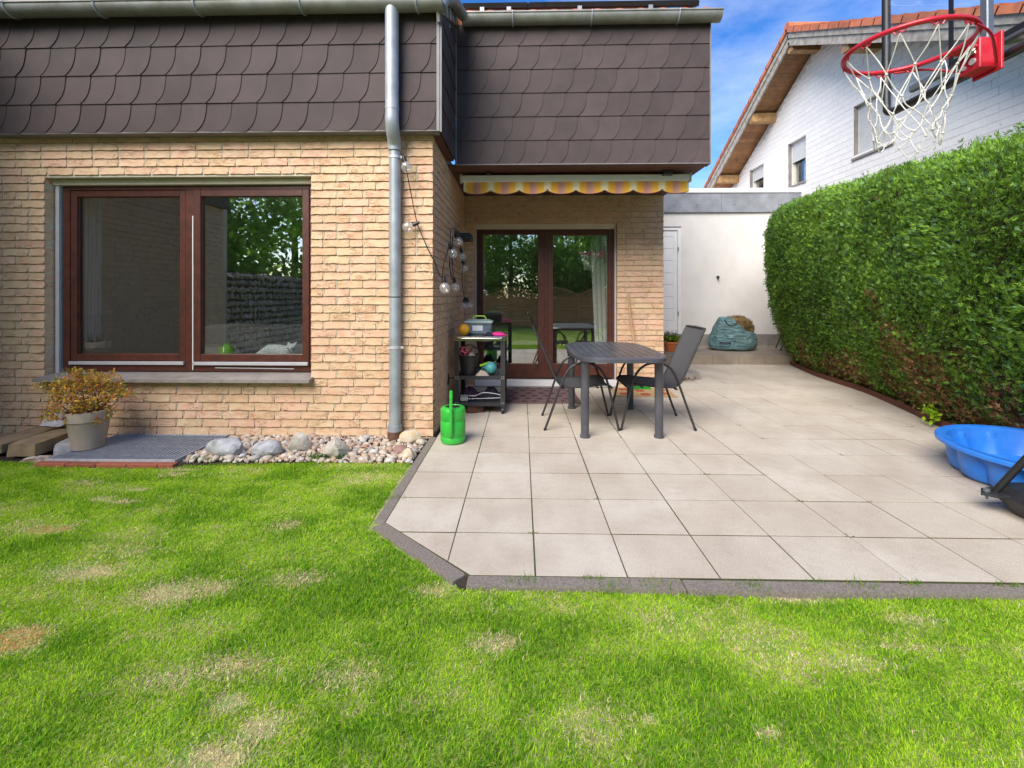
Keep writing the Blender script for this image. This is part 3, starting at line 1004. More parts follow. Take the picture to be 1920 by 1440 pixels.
WF = 0.2355
shingles((0, 4.1, 0), (1, 0, 0), (0, -1, 0), -5.18, -0.772, 5, 0.262, WF, 2.812, -4.64 % WF, 0.092)
shingles((-0.752, 0, 0), (0, 1, 0), (1, 0, 0), 4.088, 4.992, 6, 0.262, WF, 2.79, 0.10, 0.092, cut=(-0.49, 1, 3.90 - 0.49 * 4.1))
shingles((0, 5.0, 0), (1, 0, 0), (0, -1, 0), -0.728, 2.046, 6, 0.2605, 0.2365, 2.762, -0.53 % 0.2365, 0.098)
shingles((-5.12, 0, 0), (0, 1, 0), (1, 0, 0), 0.92, 4.08, 4, 0.262, WF, 2.812, 0.05, 0.092)
tr = MB()
tr.box((-5.3, 4.105, 2.815), (-0.775, 4.20, 3.95)).box((-0.86, 4.2005, 2.80), (-0.756, 5.0, 4.1)).box((-0.745, 5.005, 2.77), (2.047, 5.1, 4.36)).box((-5.3, 0.93, 2.815), (-5.125, 4.09, 3.95)).box((1.95, 5.1005, 2.77), (2.047, 12, 4.36))
tr.build('fascia_board', MAT['soffit'], house)
ct = MB()
ct.box((-0.774, 4.074, 2.800), (-0.748, 4.092, 3.94)).box((-0.752, 4.082, 2.795), (-0.729, 4.093, 3.90)).box((-0.736, 4.975, 2.752), (-0.722, 4.998, 4.30))
ct.box((2.046, 4.972, 2.748), (2.058, 5.10, 4.32)).box((-5.18, 4.083, 2.803), (-0.775, 4.099, 2.812)).box((-0.72, 4.978, 2.752), (2.045, 4.999, 2.761))
ct.build('fascia_trim', MAT['trim'], house)
# soffit boards under the overhang
MB().box((-5.2, 4.10, 2.803), (-0.76, 4.199, 2.8115)).build('soffit_board', MAT['trim'], house)
yy = 5.006
while yy < 6.49:
    MB().box((-0.826, yy, 2.752), (2.044, yy + 0.118, 2.768)).build('soffit_board', MAT['soffit'], house)
    yy += 0.122

# --- roof
sl = 0.48
rf = MB()
def roof_slab(x0, x1, y0, z0, y1, t=0.10):
    z1 = z0 + sl * (y1 - y0)
    rf.add([(x0, y0, z0), (x1, y0, z0), (x1, y1, z1), (x0, y1, z1), (x0, y0, z0 - t), (x1, y0, z0 - t), (x1, y1, z1 - t), (x0, y1, z1 - t)],
           [(0, 1, 2, 3), (7, 6, 5, 4), (0, 4, 5, 1), (1, 5, 6, 2), (2, 6, 7, 3), (3, 7, 4, 0)])
roof_slab(-9, -0.78, 4.02, 3.95, 9)
roof_slab(-0.7799, 2.10, 4.98, 4.40, 9)
rf.build('roof', MAT['rooftile'], house)
for x0, x1, y0, z0 in ((-5.4, -0.80, 4.0, 3.95), (-0.70, 2.10, 4.95, 4.392)):
    x = x0
    while x < x1 - 0.1:
        t = MB()
        pts = []
        for a in range(9):
            u = a / 8
            pts.append((x + 0.228 * u, 0.038 * math.sin(math.pi * u) ** 1.3))
        vs_ = [(px, y0 - 0.02, z0 + pz) for px, pz in pts] + [(px, y0 + 0.36, z0 + pz + 0.38 * sl) for px, pz in pts] + [(px, y0 - 0.02, z0 + pz - 0.016) for px, pz in pts]
        fs_ = [(i, i + 1, 10 + i, 9 + i) for i in range(8)] + [(18 + i, 19 + i, i + 1, i) for i in range(8)]
        t.add(vs_, fs_).build('roof_tile', MAT['rooftile'], house)
        x += 0.234
# stepped slates on the rake between both eaves
for k in range(5):
    y0 = 4.03 + 0.19 * k
    z0 = 3.88 + sl * 0.19 * k
    MB().obox((-0.745, y0 + 0.1, z0 + 0.07), (0.030, 0, 0), (0, 0.125, 0.06), (0, -0.02, 0.055)).build('rake_slate', MAT['verge'], house)
MB().obox((-0.752, 4.5, 4.06), (0.012, 0, 0), (0, 0.49, 0.235), (0, -0.03, 0.06)).build('rake_board', MAT['verge'], house)


def gutter(x0, x1, y, z, r):
    n = 14
    vs_, fs_ = [], []
    ring = [(-r * math.cos(math.pi * i / n), -r * math.sin(math.pi * i / n)) for i in range(n + 1)]
    inner = [(a * 0.955, b * 0.955) for a, b in ring[::-1]]
    pr = ring + inner
    m = len(pr)
    for x in (x0, x1):
        vs_ += [(x, y + a, z + b) for a, b in pr]
    fs_ = [(i, (i + 1) % m, m + (i + 1) % m, m + i) for i in range(m)]
    fs_ += [tuple(range(n + 1))[::-1], tuple(m + i for i in range(n + 1))]
    g = MB().add(vs_, fs_)
    g.tube([(x0, y - r, z + 0.006), (x1, y - r, z + 0.006)], 0.011, 8)
    return g

g1 = gutter(-5.6, -0.70, 4.0, 3.915, 0.080).build('gutter', MAT['zinc_old'], house, smooth=40)
g2 = gutter(-0.655, 2.135, 4.925, 4.345, 0.084).build('gutter', MAT['zinc_old'], house, smooth=40)
def strap(g, x, y, z, r):
    MB().tube([(x, y - (r + 0.004) * math.cos(a), z - (r + 0.004) * math.sin(a)) for a in [math.pi * i / 14 for i in range(15)]], 0.0085, 6).sphere((x, y - r - 0.006, z + 0.004), 0.013, 8, 6).build('gutter_bracket', MAT['zinc'], g, smooth=40)
for x in (-5.45, -4.62, -3.80, -2.90, -1.96, -0.93):
    strap(g1, x, 4.0, 3.915, 0.080)
for x in (-0.10, 0.75, 1.68):
    strap(g2, x, 4.925, 4.345, 0.084)
MB().tube(smoothpath([(-0.56, 4.93, 4.335), (-0.63, 4.88, 4.335), (-0.665, 4.76, 4.32), (-0.675, 4.55, 4.26), (-0.69, 4.25, 4.11), (-0.72, 4.08, 3.97), (-0.73, 4.03, 3.88)], 5), 0.058, 14).build('gutter_elbow', MAT['zinc_old'], house, smooth=50)

# --- downpipe
dp = MB().tube([(-1.158, 4.0, 3.86), (-1.158, 4.0, 3.05)] + smoothpath([(-1.158, 4.0, 2.93), (-1.158, 4.002, 2.86), (-1.160, 4.03, 2.79), (-1.164, 4.08, 2.735), (-1.166, 4.112, 2.69), (-1.167, 4.12, 2.64)], 4), 0.060, 20)
dp.tube([(-1.158, 4.0, 2.985), (-1.158, 4.0, 2.96)], 0.0625, 20)
dpo = dp.build('downpipe', MAT['zinc'], house, smooth=50)
MB().tube([(-1.167, 4.125, 2.68), (-1.167, 4.125, 0.07)], 0.0525, 20).build('lower_pipe', MAT['zinc'], dpo, smooth=50)
for z in (2.575, 0.835):
    MB().tube([(-1.167, 4.125, z - 0.012), (-1.167, 4.125, z + 0.012)], 0.0565, 20).box((-1.108, 4.105, z - 0.01), (-1.085, 4.125, z + 0.01)).box((-1.18, 4.17, z - 0.008), (-1.15, 4.206, z + 0.008)).build('pipe_clamp', MAT['alu'], dpo, smooth=50)
MB().tube([(-1.167, 4.125, 0.125), (-1.167, 4.125, 0.08)], 0.062, 20).tube([(-1.167, 4.125, 0.084), (-1.167, 4.125, 0.070)], 0.066, 20).build('pipe_collar', MAT['zinc'], dpo, smooth=50)
MB().tube([(-1.167, 4.125, 0.0695), (-1.167, 4.125, -0.12)], 0.066, 20).build('pipe_foot', MAT['rust'], dpo, smooth=50)
MB().tube([(-1.167, 4.125, 1.30), (-1.167, 4.125, 1.292)], 0.0545, 20).build('cable_tie', MAT['black'], dpo)

# --- large window
win = MB()
yf, yb = 4.31, 4.395
win.box((-4.475, yf, 0.576), (-4.411, yb, 2.376), .003).box((-2.045, yf, 0.576), (-1.979, yb, 2.376), .003)
win.box((-4.411, yf + .001, 2.336), (-2.045, yb, 2.376), .003).box((-4.411, yf + .001, 0.576), (-2.045, yb, 0.638), .003).box((-3.262, yf + .002, 0.638), (-3.176, yb, 2.336), .003)
wino = win.build('window', MAT['mahogany'], house)
def sash(x0, x1, z0, z1, y, s, b, gm):
    m = MB()
    m.box((x0, y, z0), (x0 + s, y + .065, z1), .004).box((x1 - s, y, z0), (x1, y + .065, z1), .004)
    m.box((x0 + s, y + .0015, z1 - s), (x1 - s, y + .065, z1), .004).box((x0 + s, y + .0015, z0), (x1 - s, y + .065, z0 + b), .004)
    m.box((x0 + s, y + .022, z0 + b), (x0 + s + .008, y + .034, z1 - s)).box((x1 - s - .008, y + .022, z0 + b), (x1 - s, y + .034, z1 - s))
    m.build('sash', MAT['mahogany'], gm[0])
    MB().box((x0 + s - .003, y + .036, z0 + b - .003), (x1 - s + .003, y + .040, z1 - s + .003)).build('pane', gm[1], gm[0])
sash(-4.409, -3.264, 0.672, 2.334, 4.318, .060, .068, (wino, MAT['screen']))
sash(-3.174, -2.047, 0.672, 2.334, 4.300, .066, .070, (wino, MAT['glass']))
MB().box((-4.40, 4.288, 0.640), (-3.268, 4.312, 0.671), .002).box((-3.17, 4.276, 0.640), (-2.05, 4.298, 0.671), .002).build('weather_bar', MAT['alu'], wino)
MB().box((-3.182, 4.2935, 0.592), (-3.1735, 4.2995, 2.08)).build('seal_strip', MAT['white'], wino)
MB().obox((-2.58, 4.306, 0.608), (0.385, 0, -0.004), (0, .004, 0), (0, 0, .0042)).build('paint_streak', MAT['alu'], wino)
MB().box((-4.528, 4.285, 0.53), (-4.491, 4.345, 2.375), .003).build('guide_rail', MAT['alu'], wino)
MB().box((-4.539, 4.270, 2.3765), (-1.982, 4.345, 2.430), .004).box((-4.539, 4.205, 2.4325), (-1.982, 4.345, 2.456)).build('shutter_box', MAT['beige'], wino)
# stone sill
MB().add([(-4.56, 4.105, 0.505), (-1.955, 4.105, 0.505), (-1.955, 4.35, 0.505), (-4.56, 4.35, 0.505), (-4.56, 4.105, 0.533), (-1.955, 4.105, 0.533), (-1.955, 4.35, 0.570), (-4.56, 4.35, 0.570)],
         [(0, 3, 2, 1), (4, 5, 6, 7), (0, 1, 5, 4), (1, 2, 6, 5), (2, 3, 7, 6), (3, 0, 4, 7)]).build('window_sill', MAT['sill'], house)

# --- terrace door
dr = MB()
yf, yb = 6.60, 6.69
dr.box((-0.672, yf, 0.10), (-0.612, yb, 2.279), .003).box((1.300, yf, 0.10), (1.363, yb, 2.279), .003).box((-0.612, yf + .001, 2.243), (1.300, yb, 2.279), .003)
dro = dr.build('terrace_door', MAT['mahogany'], house)
sash(-0.610, 0.349, 0.119, 2.241, 6.592, .034, .200, (dro, MAT['glass']))
sash(0.352, 1.298, 0.119, 2.241, 6.592, .050, .200, (dro, MAT['glass']))
mid = MB().box((0.228, 6.580, 0.122), (0.349, 6.591, 2.24), .003).box((0.352, 6.580, 0.122), (0.450, 6.591, 2.24), .003).box((0.325, 6.566, 0.125), (0.372, 6.5795, 2.23), .004)
mid.box((-0.609, 6.581, 0.122), (-0.577, 6.591, 2.24), .002).box((1.249, 6.581, 0.122), (1.297, 6.591, 2.24), .002).build('door_stile', MAT['mahogany'], dro)
MB().box((-0.68, 6.49, 0.012), (1.356, 6.60, 0.098), .004).build('threshold', MAT['white'], dro)
MB().box((-0.68, 6.47, -0.03), (1.356, 6.60, 0.0105), .003).build('door_step', MAT['plinth'], dro)
MB().box((-0.682, 6.56, 2.280), (1.357, 6.66, 2.358), .004).build('shutter_box', MAT['beige'], dro)
for a_, b_ in ((1.334, 1.356), (-0.681, -0.664)):
    MB().box((a_, 6.55, 0.10), (b_, 6.60, 2.279), .002).build('guide_rail', MAT['alu'], dro)

# ------------------------------------------------------------------ awning
aw = empty('awning', (0.6, 6.4, 2.7), 'rolled-in awning with scalloped yellow and mauve valance above the terrace door', 'awning')
MB().box((-0.714, 5.285, 2.645), (1.948, 5.345, 2.722), .006).build('front_bar', MAT['white'], aw)
MB().box((-0.728, 5.28, 2.635), (-0.7145, 5.35, 2.738)).box((1.9485, 5.28, 2.635), (1.962, 5.35, 2.738)).build('end_cap', MAT['beige'], aw)
x0, x1, per = -0.689, 1.942, 0.3333
nv = 8 * 16
vs_, fs_ = [], []
for y in (5.314, 5.318):
    for i in range(nv + 1):
        x = x0 + (x1 - x0) * i / nv
        t = ((x + 0.702) / per) % 1.0
        zb = 2.566 - 0.062 * math.sqrt(max(0, 1 - (2 * t - 1) ** 2)) ** 0.9
        wv = 0.006 * math.sin(x * 19)
        vs_ += [(x, y, 2.646), (x, y + wv * 0.5, (2.646 + zb) / 2), (x, y + wv, zb)]
m = 3 * (nv + 1)
for s, fl in ((0, 0), (m, 1)):
    for i in range(nv):
        for k in (0, 1):
            q = (s + 3 * i + k, s + 3 * i + k + 1, s + 3 * i + k + 4, s + 3 * i + k + 3)
            fs_.append(q if not fl else q[::-1])
val = MB().add(vs_, fs_).build('valance', MAT['awning'], aw, smooth=60)
hem = MB().tube([(v[0], v[1] + .002, v[2]) for v in vs_[2:m:3]], 0.0045, 5)
hem.build('hem', M('hem', (0.20, 0.05, 0.06), 0.9), val)
MB().add([(-0.69, 5.35, 2.715), (1.94, 5.35, 2.715), (1.94, 5.72, 2.735), (-0.69, 5.72, 2.735), (-0.69, 5.35, 2.711), (1.94, 5.35, 2.711), (1.94, 5.72, 2.731), (-0.69, 5.72, 2.731)],
         [(0, 1, 2, 3), (7, 6, 5, 4), (0, 4, 5, 1), (2, 6, 7, 3), (1, 5, 6, 2), (3, 7, 4, 0)]).build('cloth', MAT['awning'], aw)
MB().tube([(-0.70, 5.78, 2.690), (1.95, 5.78, 2.690)], 0.045, 14).build('roller', MAT['awning'], aw, smooth=40)
for x, k in ((-0.60, 1), (1.86, -1)):
    MB().tube([(x, 5.70, 2.675), (x + k * 0.95, 5.55, 2.68)], 0.018, 8).tube([(x + k * 0.95, 5.55, 2.68), (x + k * 0.06, 5.37, 2.68)], 0.018, 8).build('folding_arm', MAT['beige'], aw, smooth=40)
MB().box((1.62, 5.22, 2.70), (1.74, 5.30, 2.750), .006).box((-0.42, 5.24, 2.715), (-0.36, 5.29, 2.750), .006).build('sensor', MAT['darkmetal'], aw)
for x in (-0.68, 1.93):
    MB().box((x - .03, 5.74, 2.66), (x + .03, 5.90, 2.75), .005).build('wall_bracket', MAT['beige'], aw)

# ------------------------------------------------------------------ solar panels on the roof
def solar(x0, x1, lab):
    e = empty('solar_panel', ((x0 + x1) / 2, 5.6, 4.8), lab, 'solar panel', 'solar panels above the back gutter')
    ys, ye = 5.35, 6.9
    z = lambda y: 4.392 + sl * (y - 4.95) + 0.155
    fr = MB()
    def bar(xa, ya, xb, yb):
        a, b = Vector((xa, ya, z(ya))), Vector((xb, yb, z(yb)))
        fr.obox((a + b) / 2, (b - a) / 2, (b - a).normalized().cross(Vector((0, 0, 1))).normalized() * 0.016, Vector((0, -0.012, 0.024)))
    bar(x0, ys, x1, ys); bar(x0, ye, x1, ye); bar(x0, ys, x0, ye); bar(x1, ys, x1, ye)
    fr.build('panel_frame', MAT['black'], e)
    MB().add([(x0, ys, z(ys) + .015), (x1, ys, z(ys) + .015), (x1, ye, z(ye) + .015), (x0, ye, z(ye) + .015), (x0, ys, z(ys) + .005), (x1, ys, z(ys) + .005), (x1, ye, z(ye) + .005), (x0, ye, z(ye) + .005)],
             [(0, 1, 2, 3), (7, 6, 5, 4), (0, 4, 5, 1), (2, 6, 7, 3), (1, 5, 6, 2), (3, 7, 4, 0)]).build('cell_sheet', MAT['solar'], e)
    for x in (x0 + (x1 - x0) * .3, x0 + (x1 - x0) * .72):
        MB().box((x - .025, ys - .02, z(ys) - .16), (x + .025, ys + .03, z(ys) - .02)).build('mounting_clamp', MAT['greysteel'], e)
solar(-0.70, 0.055, 'black solar panel above the back gutter, next to the gutter bend')
solar(0.085, 2.06, 'long black solar panel on the roof beside the open sky')

# ------------------------------------------------------------------ garage
ga = empty('garage', (4.2, 12.3, 0.17), 'white plastered flat-roofed garage with grey fascia behind the step', 'garage')
MB().box((3.70, 10.60, 0.43), (6.39, 10.8, 3.245)).box((2.02, 10.601, 2.93), (3.6995, 10.8, 3.245)).box((2.02, 10.6, 0.43), (2.9, 10.8, 2.9295)).box((2.02, 10.805, 0.17), (6.39, 15, 3.6)).build('wall', MAT['plaster'], ga)
MB().box((2.02, 10.585, 0.15), (6.39, 10.80, 0.4285), .004).build('plinth', MAT['plinth'], ga)
MB().box((2.02, 10.545, 3.246), (4.60, 10.80, 3.690), .004).box((4.604, 10.546, 3.246), (6.405, 10.80, 3.690), .004).build('fascia_panel', MAT['slate'], ga)
MB().box((2.02, 10.52, 3.6905), (6.425, 10.90, 3.80), .012).build('coping', MAT['white'], ga)
gd = MB().box((3.615, 10.585, 0.43), (3.6985, 10.66, 2.90), .004).box((2.9, 10.585, 2.84), (3.6145, 10.66, 2.90), .004).build('door_frame', MAT['white'], ga)
dd = MB().box((2.92, 10.615, 0.44), (3.612, 10.65, 2.838)).build('door', MAT['white'], ga)
z = 0.46
while z < 2.75:
    MB().box((2.93, 10.603, z), (3.52, 10.6145, min(z + 0.272, 2.79)), .004).build('panel', MAT['white'], dd)
    z += 0.279
MB().box((3.535, 10.598, 0.46), (3.60, 10.6145, 2.80), .003).build('door_stile', MAT['white'], dd)
for z in (0.85, 2.35):
    MB().tube([(3.622, 10.578, z), (3.622, 10.578, z + 0.10)], 0.012, 8).build('hinge', MAT['greysteel'], dd)
for x in (4.05, 4.9, 5.9):
    MB().tube([(x, 10.548, 3.42), (x, 10.540, 3.42)], 0.012, 8).build('screw', MAT['darkmetal'], ga)
tp = MB().tube([(4.53, 10.60, 1.75), (4.53, 10.55, 1.75)], 0.028, 10).tube([(4.53, 10.56, 1.75), (4.53, 10.53, 1.755), (4.53, 10.51, 1.72)], 0.013, 8).box((4.505, 10.535, 1.765), (4.555, 10.565, 1.778))
tp.build('garden_tap', MAT['darkmetal'], ga)

# ------------------------------------------------------------------ neighbour's house
nh = empty('white_house', (9, 10, 0), 'white brick gabled house with orange tiled roof behind the hedge', 'house')
XW, RY, RZ, SL = 6.42, 9.97, 6.80, 0.535
def under(y): return RZ - SL * abs(y - RY)
WINS = [(-8.90, -7.98, 3.97, 5.02), (-11.06, -10.38, 3.93, 4.97), (-12.90, -12.17, 3.93, 4.90)]
bw = []
pl2 = []
C2, L2 = 0.118, 0.345
rr = random.Random(5)
z = 1.9
row = 0
while z < 6.9:
    u = -15.2 + (row % 2) * L2 * 0.5 + rr.choice((0, 0.0, 0.08))
    while u < -3.4:
        segs = [(u, u + L2 - 0.008)]
        for a, b, c, d in WINS:
            if z + C2 * .5 > c and z + C2 * .5 < d:
                ns = []
                for s0, s1 in segs:
                    if s0 < a: ns.append((s0, min(s1, a)))
                    if s1 > b: ns.append((max(s0, b), s1))
                segs = [s for s in ns if s[1] - s[0] > .02]
        for s0, s1 in segs:
            zt0, zt1 = under(-s0), under(-s1)
            if min(zt0, zt1) > z + 0.02:
                pl2.append((s0, s1, z, min(zt0, zt1, z + C2 - 0.007)))
        u += L2
    z += C2
    row += 1
def brick_vis(s):
    y = -(s[0] + s[1]) / 2
    d = math.hypot(XW, y)
    vis = 0 if s[2] < 1.3 + (2.55 - 1.3) / 3.9 * XW * 0.97 and y < 7 else 1
    if y < 5.6: vis = 0
    if s[2] < 3.5: vis = 0
    return -vis * (s[1] - s[0]) / d
pl2.sort(key=brick_vis)
ms = MB()
bmesh_cache = {}
for i, (s0, s1, z0, z1) in enumerate(pl2):
    d = rr.uniform(0.0025, 0.0045)
    if i < 300:
        key = (round(s1 - s0, 2), round(z1 - z0, 2), i % 3)
        if key not in bmesh_cache:
            bmesh_cache[key] = MB().box((0, -(s1 - s0), 0), (0.06 + 0.001 * (i % 3), 0, z1 - z0), 0.002).mesh('brick', MAT['wbrick'])
        link('brick', bmesh_cache[key], nh, mtx=Matrix.Translation((XW - d, -s0, z0)))
    else:
        ms.box((XW - d, -s1, z0), (XW + 0.05, -s0, z1), 0.002)
ms.build('brick', MAT['wbrick'], nh, kind='stuff')
# wall body: gable slab with three openings
g = MB()
def slab_y(y0, y1, z0, z1):
    zt0, zt1 = (under(y0), under(y1)) if z1 is None else (z1, z1)
    g.add([(XW, y0, z0), (XW, y1, z0), (XW, y1, zt1), (XW, y0, zt0), (XW + .25, y0, z0), (XW + .25, y1, z0), (XW + .25, y1, zt1), (XW + .25, y0, zt0)],
          [(0, 1, 2, 3), (7, 6, 5, 4), (0, 4, 5, 1), (1, 5, 6, 2), (2, 6, 7, 3), (3, 7, 4, 0)])
ys = [3.3]
for a, b, c, d in WINS:
    slab_y(ys[-1], -b, 0, None) if not (ys[-1] < RY < -b) else (slab_y(ys[-1], RY, 0, None), slab_y(RY, -b, 0, None))
    slab_y(-b, -a, 0, c)
    slab_y(-b, -a, d, None)
    ys.append(-a)
slab_y(ys[-1], 15.6, 0, None)
g.build('wall', MAT['wjoint'], nh)
# windows with roller shutters
for wi, (a, b, c, d) in enumerate(WINS):
    y0, y1 = -b, -a
    fr = MB().box((XW + .13, y0, c), (XW + .19, y0 + .06, d)).box((XW + .13, y1 - .06, c), (XW + .19, y1, d)).box((XW + .13, y0 + .06, c), (XW + .19, y1 - .06, c + .07)).box((XW + .13, y0 + .06, d - .08), (XW + .19, y1 - .06, d))
    wo_ = fr.build('window', MAT['beige'] if wi else MAT['white'], nh)
    MB().box((XW + .155, y0 + .06, c + .07), (XW + .165, y1 - .06, d - .08)).build('pane', MAT['darkglass'], wo_)
    MB().box((XW + .4, y0 - .3, c - .3), (XW + .45, y1 + .3, d + .3)).build('dark_backing', MAT['navy'], wo_)  # dark-coloured panel behind the pane stands in for the room's shade
    MB().box((XW - .035, y0 - .03, c - .045), (XW + .13, y1 + .03, c), .004).build('window_sill', MAT['plinth'], wo_)
    low = (c + 0.03, c + 0.60, c + 0.62)[wi]
    z = d
    sm = MB()
    while z > low:
        sm.box((XW + .085, y0 + .015, z - .046), (XW + .098, y1 - .015, z - .002), .004)
        z -= .047
    sm.build('shutter_slat', MAT['shutter'], wo_, kind='stuff')
    MB().box((XW + .08, y0, c), (XW + .129, y0 + .02, d)).build('shutter_rail', MAT['shutter'], wo_)
    MB().box((XW + .08, y1 - .02, c), (XW + .129, y1, d)).build('shutter_rail', MAT['shutter'], wo_)
    if wi == 1:
        for yy in (y0 + .12, y0 + .30):
            MB().box((XW + .20, yy, c + .08), (XW + .215, yy + .10, c + .6)).build('curtain', MAT['curtain'], wo_)
    # brick reveal on the far side
    MB().box((XW + .008, y1 - .004, c), (XW + .125, y1 + .04, d)).build('reveal', MAT['plinth'], wo_)
# roof: two slopes, planked soffit, barge boards, verge tiles
XV = 5.80
rfm = MB()
for sg, ye in ((1, 15.9), (-1, 3.2)):
    L = abs(ye - RY)
    z0, z1 = RZ + 0.10, RZ + 0.10 - SL * L
    rfm.add([(XV + .05, RY, z0 + .16), (16, RY, z0 + .16), (16, ye, z1 + .16), (XV + .05, ye, z1 + .16), (XV + .05, RY, z0), (16, RY, z0), (16, ye, z1), (XV + .05, ye, z1)],
            [(0, 1, 2, 3) if sg < 0 else (3, 2, 1, 0), (7, 6, 5, 4) if sg < 0 else (4, 5, 6, 7), (3, 2, 6, 7), (0, 3, 7, 4), (1, 5, 6, 2)])
rfm.build('roof', MAT['rooftile'], nh)
for sg, ye in ((1, 15.8), (-1, 3.3)):
    t = 0.03
    n_ = int(abs(ye - RY) * math.sqrt(1 + SL * SL) / 0.115)
    dirv = Vector((0, sg, -SL)).normalized()
    nv_ = Vector((0, sg * SL, 1)).normalized()
    for k in range(n_):
        c_ = Vector(((XV + XW + .06) / 2, RY, RZ + 0.085)) + dirv * (0.115 * (k + .5))
        MB().obox(c_, Vector(((XW - XV + .06) / 2 - .012, 0, 0)), dirv * 0.0555, nv_ * 0.010).build('soffit_plank', MAT['pine'], nh)
    # barge board, two layers, and the clay verge tiles on top
    for off, hh, xo, mt in ((0.055, 0.085, 0.0, 'verge'), (0.20, 0.065, -0.022, 'verge')):
        ln = abs(ye - RY) * math.sqrt(1 + SL * SL)
        nb_ = 3
        for q in range(nb_):
            c_ = Vector((XV + 0.015 + xo, RY, RZ + off)) + dirv * (ln * (q + .5) / nb_)
            MB().obox(c_, Vector((0.020, 0, 0)), dirv * (ln / nb_ / 2 - .002), nv_ * hh).build('barge_board', MAT[mt], nh)
    nt_ = int(abs(ye - RY) * math.sqrt(1 + SL * SL) / 0.31)
    for k in range(nt_):
        c_ = Vector((XV + 0.14, RY, RZ + 0.315)) + dirv * (0.31 * (k + .5)) + nv_ * 0.012
        tl = (dirv * 0.17 + nv_ * -0.016 * 1).normalized() * 0.172
        MB().obox(c_ + nv_ * 0.012, Vector((0.195, 0, 0)), dirv * 0.170 + nv_ * 0.016, nv_ * 0.022).build('roof_tile', MAT['rooftile'], nh)
        MB().obox(c_ + Vector((-0.185, 0, 0)) - nv_ * 0.03, Vector((0.014, 0, 0)), dirv * 0.165, nv_ * 0.042).build('verge_tile', MAT['rooftile'], nh)
MB().tube([(XV - .05, RY, RZ + 0.36), (16, RY, RZ + 0.36)], 0.10, 12).build('ridge_tile', MAT['rooftile'], nh)
for y, z in ((11.65, None), (RY, None), (8.3, None), (13.6, None)):
    zt = under(y) + 0.07
    MB().obox(((XV + XW) / 2 + 0.03, y, zt - 0.14), (0.31, 0, 0), (0, 0.085, 0), (0.0, 0, 0.11)).add([], []).build('purlin', MAT['purlin'], nh)

# ------------------------------------------------------------------ hedge
def hx(y):
    ys_ = [p[1] for p in EDGE][::-1]
    xs_ = [p[0] for p in EDGE][::-1]
    return np.interp(y, ys_, xs_)
PZ = [0.03, 0.25, 0.55, 0.9, 1.35, 1.8, 2.2, 2.5, 2.62]
PO = [0.10, -0.08, -0.22, -0.38, -0.50, -0.53, -0.51, -0.45, -0.30]     # how far the face swells over the edging
def htop(y): return np.interp(y, [0, 2.0, 3.7, 4.5, 5.4, 6.5, 8.6], [2.45, 2.48, 2.55, 2.58, 2.69, 2.77, 2.92])
def hface(y, t):
    """t 0..1 up the face, 1..1.4 across the top"""
    h = htop(y)
    zz = np.minimum(t, 1.0) * 2.62
    o = np.interp(zz, PZ, PO)
    endk = np.clip((y - 8.1) / 0.9, 0, 1)                 # rounding at the far end
    x = hx(np.minimum(y, 8.75)) + o * (1 - 0.15 * endk) + np.maximum(t - 1, 0) * 3.2 + 0.12 * endk ** 3
    z = zz / 2.62 * (h - 0.03 * endk) + 0.02
    z = z + np.where(t > 1, 0.02 * np.sin(y * 3), 0)
    z = z - 0.03 * endk ** 2 * np.minimum(t, 1)
    return x, z
NS = 128000
y = 0.8 + (9.0 - 0.8) * RNG.random(NS) ** 0.9
t = RNG.random(NS) * 1.28
endm = RNG.random(NS) < 0.06
x, z = hface(y, t)
x2, z2 = hface(y + 0.02, t)
x3, z3 = hface(y, t + 0.01)
tu = np.stack([x2 - x, np.full(NS, 0.02), z2 - z], 1)
tv = np.stack([x3 - x, np.zeros(NS), z3 - z], 1)
nrm = np.cross(tv, tu)
nrm /= np.linalg.norm(nrm, axis=1)[:, None] + 1e-9
flip = (nrm[:, 0] > 0) & (t < 1)
nrm[flip] *= -1
nrm[(t >= 1) & (nrm[:, 2] < 0)] *= -1
P = np.stack([x, y, z], 1)
# the far end wall of the hedge
ke = np.where(endm)[0]
te = RNG.random(len(ke))
xe, ze = hface(np.full(len(ke), 9.0), te)
P[ke] = np.stack([xe + RNG.random(len(ke)) * 1.0, np.full(len(ke), 9.0) + 0.05 * RNG.random(len(ke)), ze], 1)
nrm[ke] = np.array([-0.25, 1.0, 0.1])
t[ke] = te
big = fbm(P[:, 1] * 1.0 + P[:, 0] * 0.5, P[:, 2], 1.6, 3)
lump = fbm(P[:, 1], P[:, 2] + P[:, 0] * 0.4, 5.0, 5)
P += nrm * (0.055 * lump + 0.03 * big + RNG.normal(0, 0.030, NS) - 0.012)[:, None]
brownp = fbm(P[:, 1] * 1.1 + 4, P[:, 2] * 0.9 + 3, 1.9, 8) + 0.45 * fbm(P[:, 1], P[:, 2], 6.0, 9)
low = np.clip(1.25 - P[:, 2] / 1.15, 0, 1.1)
brown = np.clip((brownp * 1.05 + low * 0.95 - 0.62) * 2.6, 0, 1)
brown[t > 0.62] *= 0.1
fresh = fbm(P[:, 1] + 9, P[:, 2] + P[:, 0] * .3 + 2, 2.3, 21) * 0.5 + RNG.normal(0, 0.40, NS) + np.clip(t - 0.75, 0, 1) * 0.8
fr = np.clip(fresh + 0.42, 0, 1)
dark = np.array([0.10, 0.20, 0.035]); lite = np.array([0.265, 0.455, 0.06]); bl = np.array([0.16, 0.30, 0.17])
base = dark + (lite - dark) * fr[:, None]
bm_ = RNG.random(NS) < 0.16
base[bm_] = base[bm_] * 0.45 + bl * 0.7
br = np.array([0.36, 0.20, 0.10])
isb = RNG.random(NS) < brown * 0.72
base *= 1.15
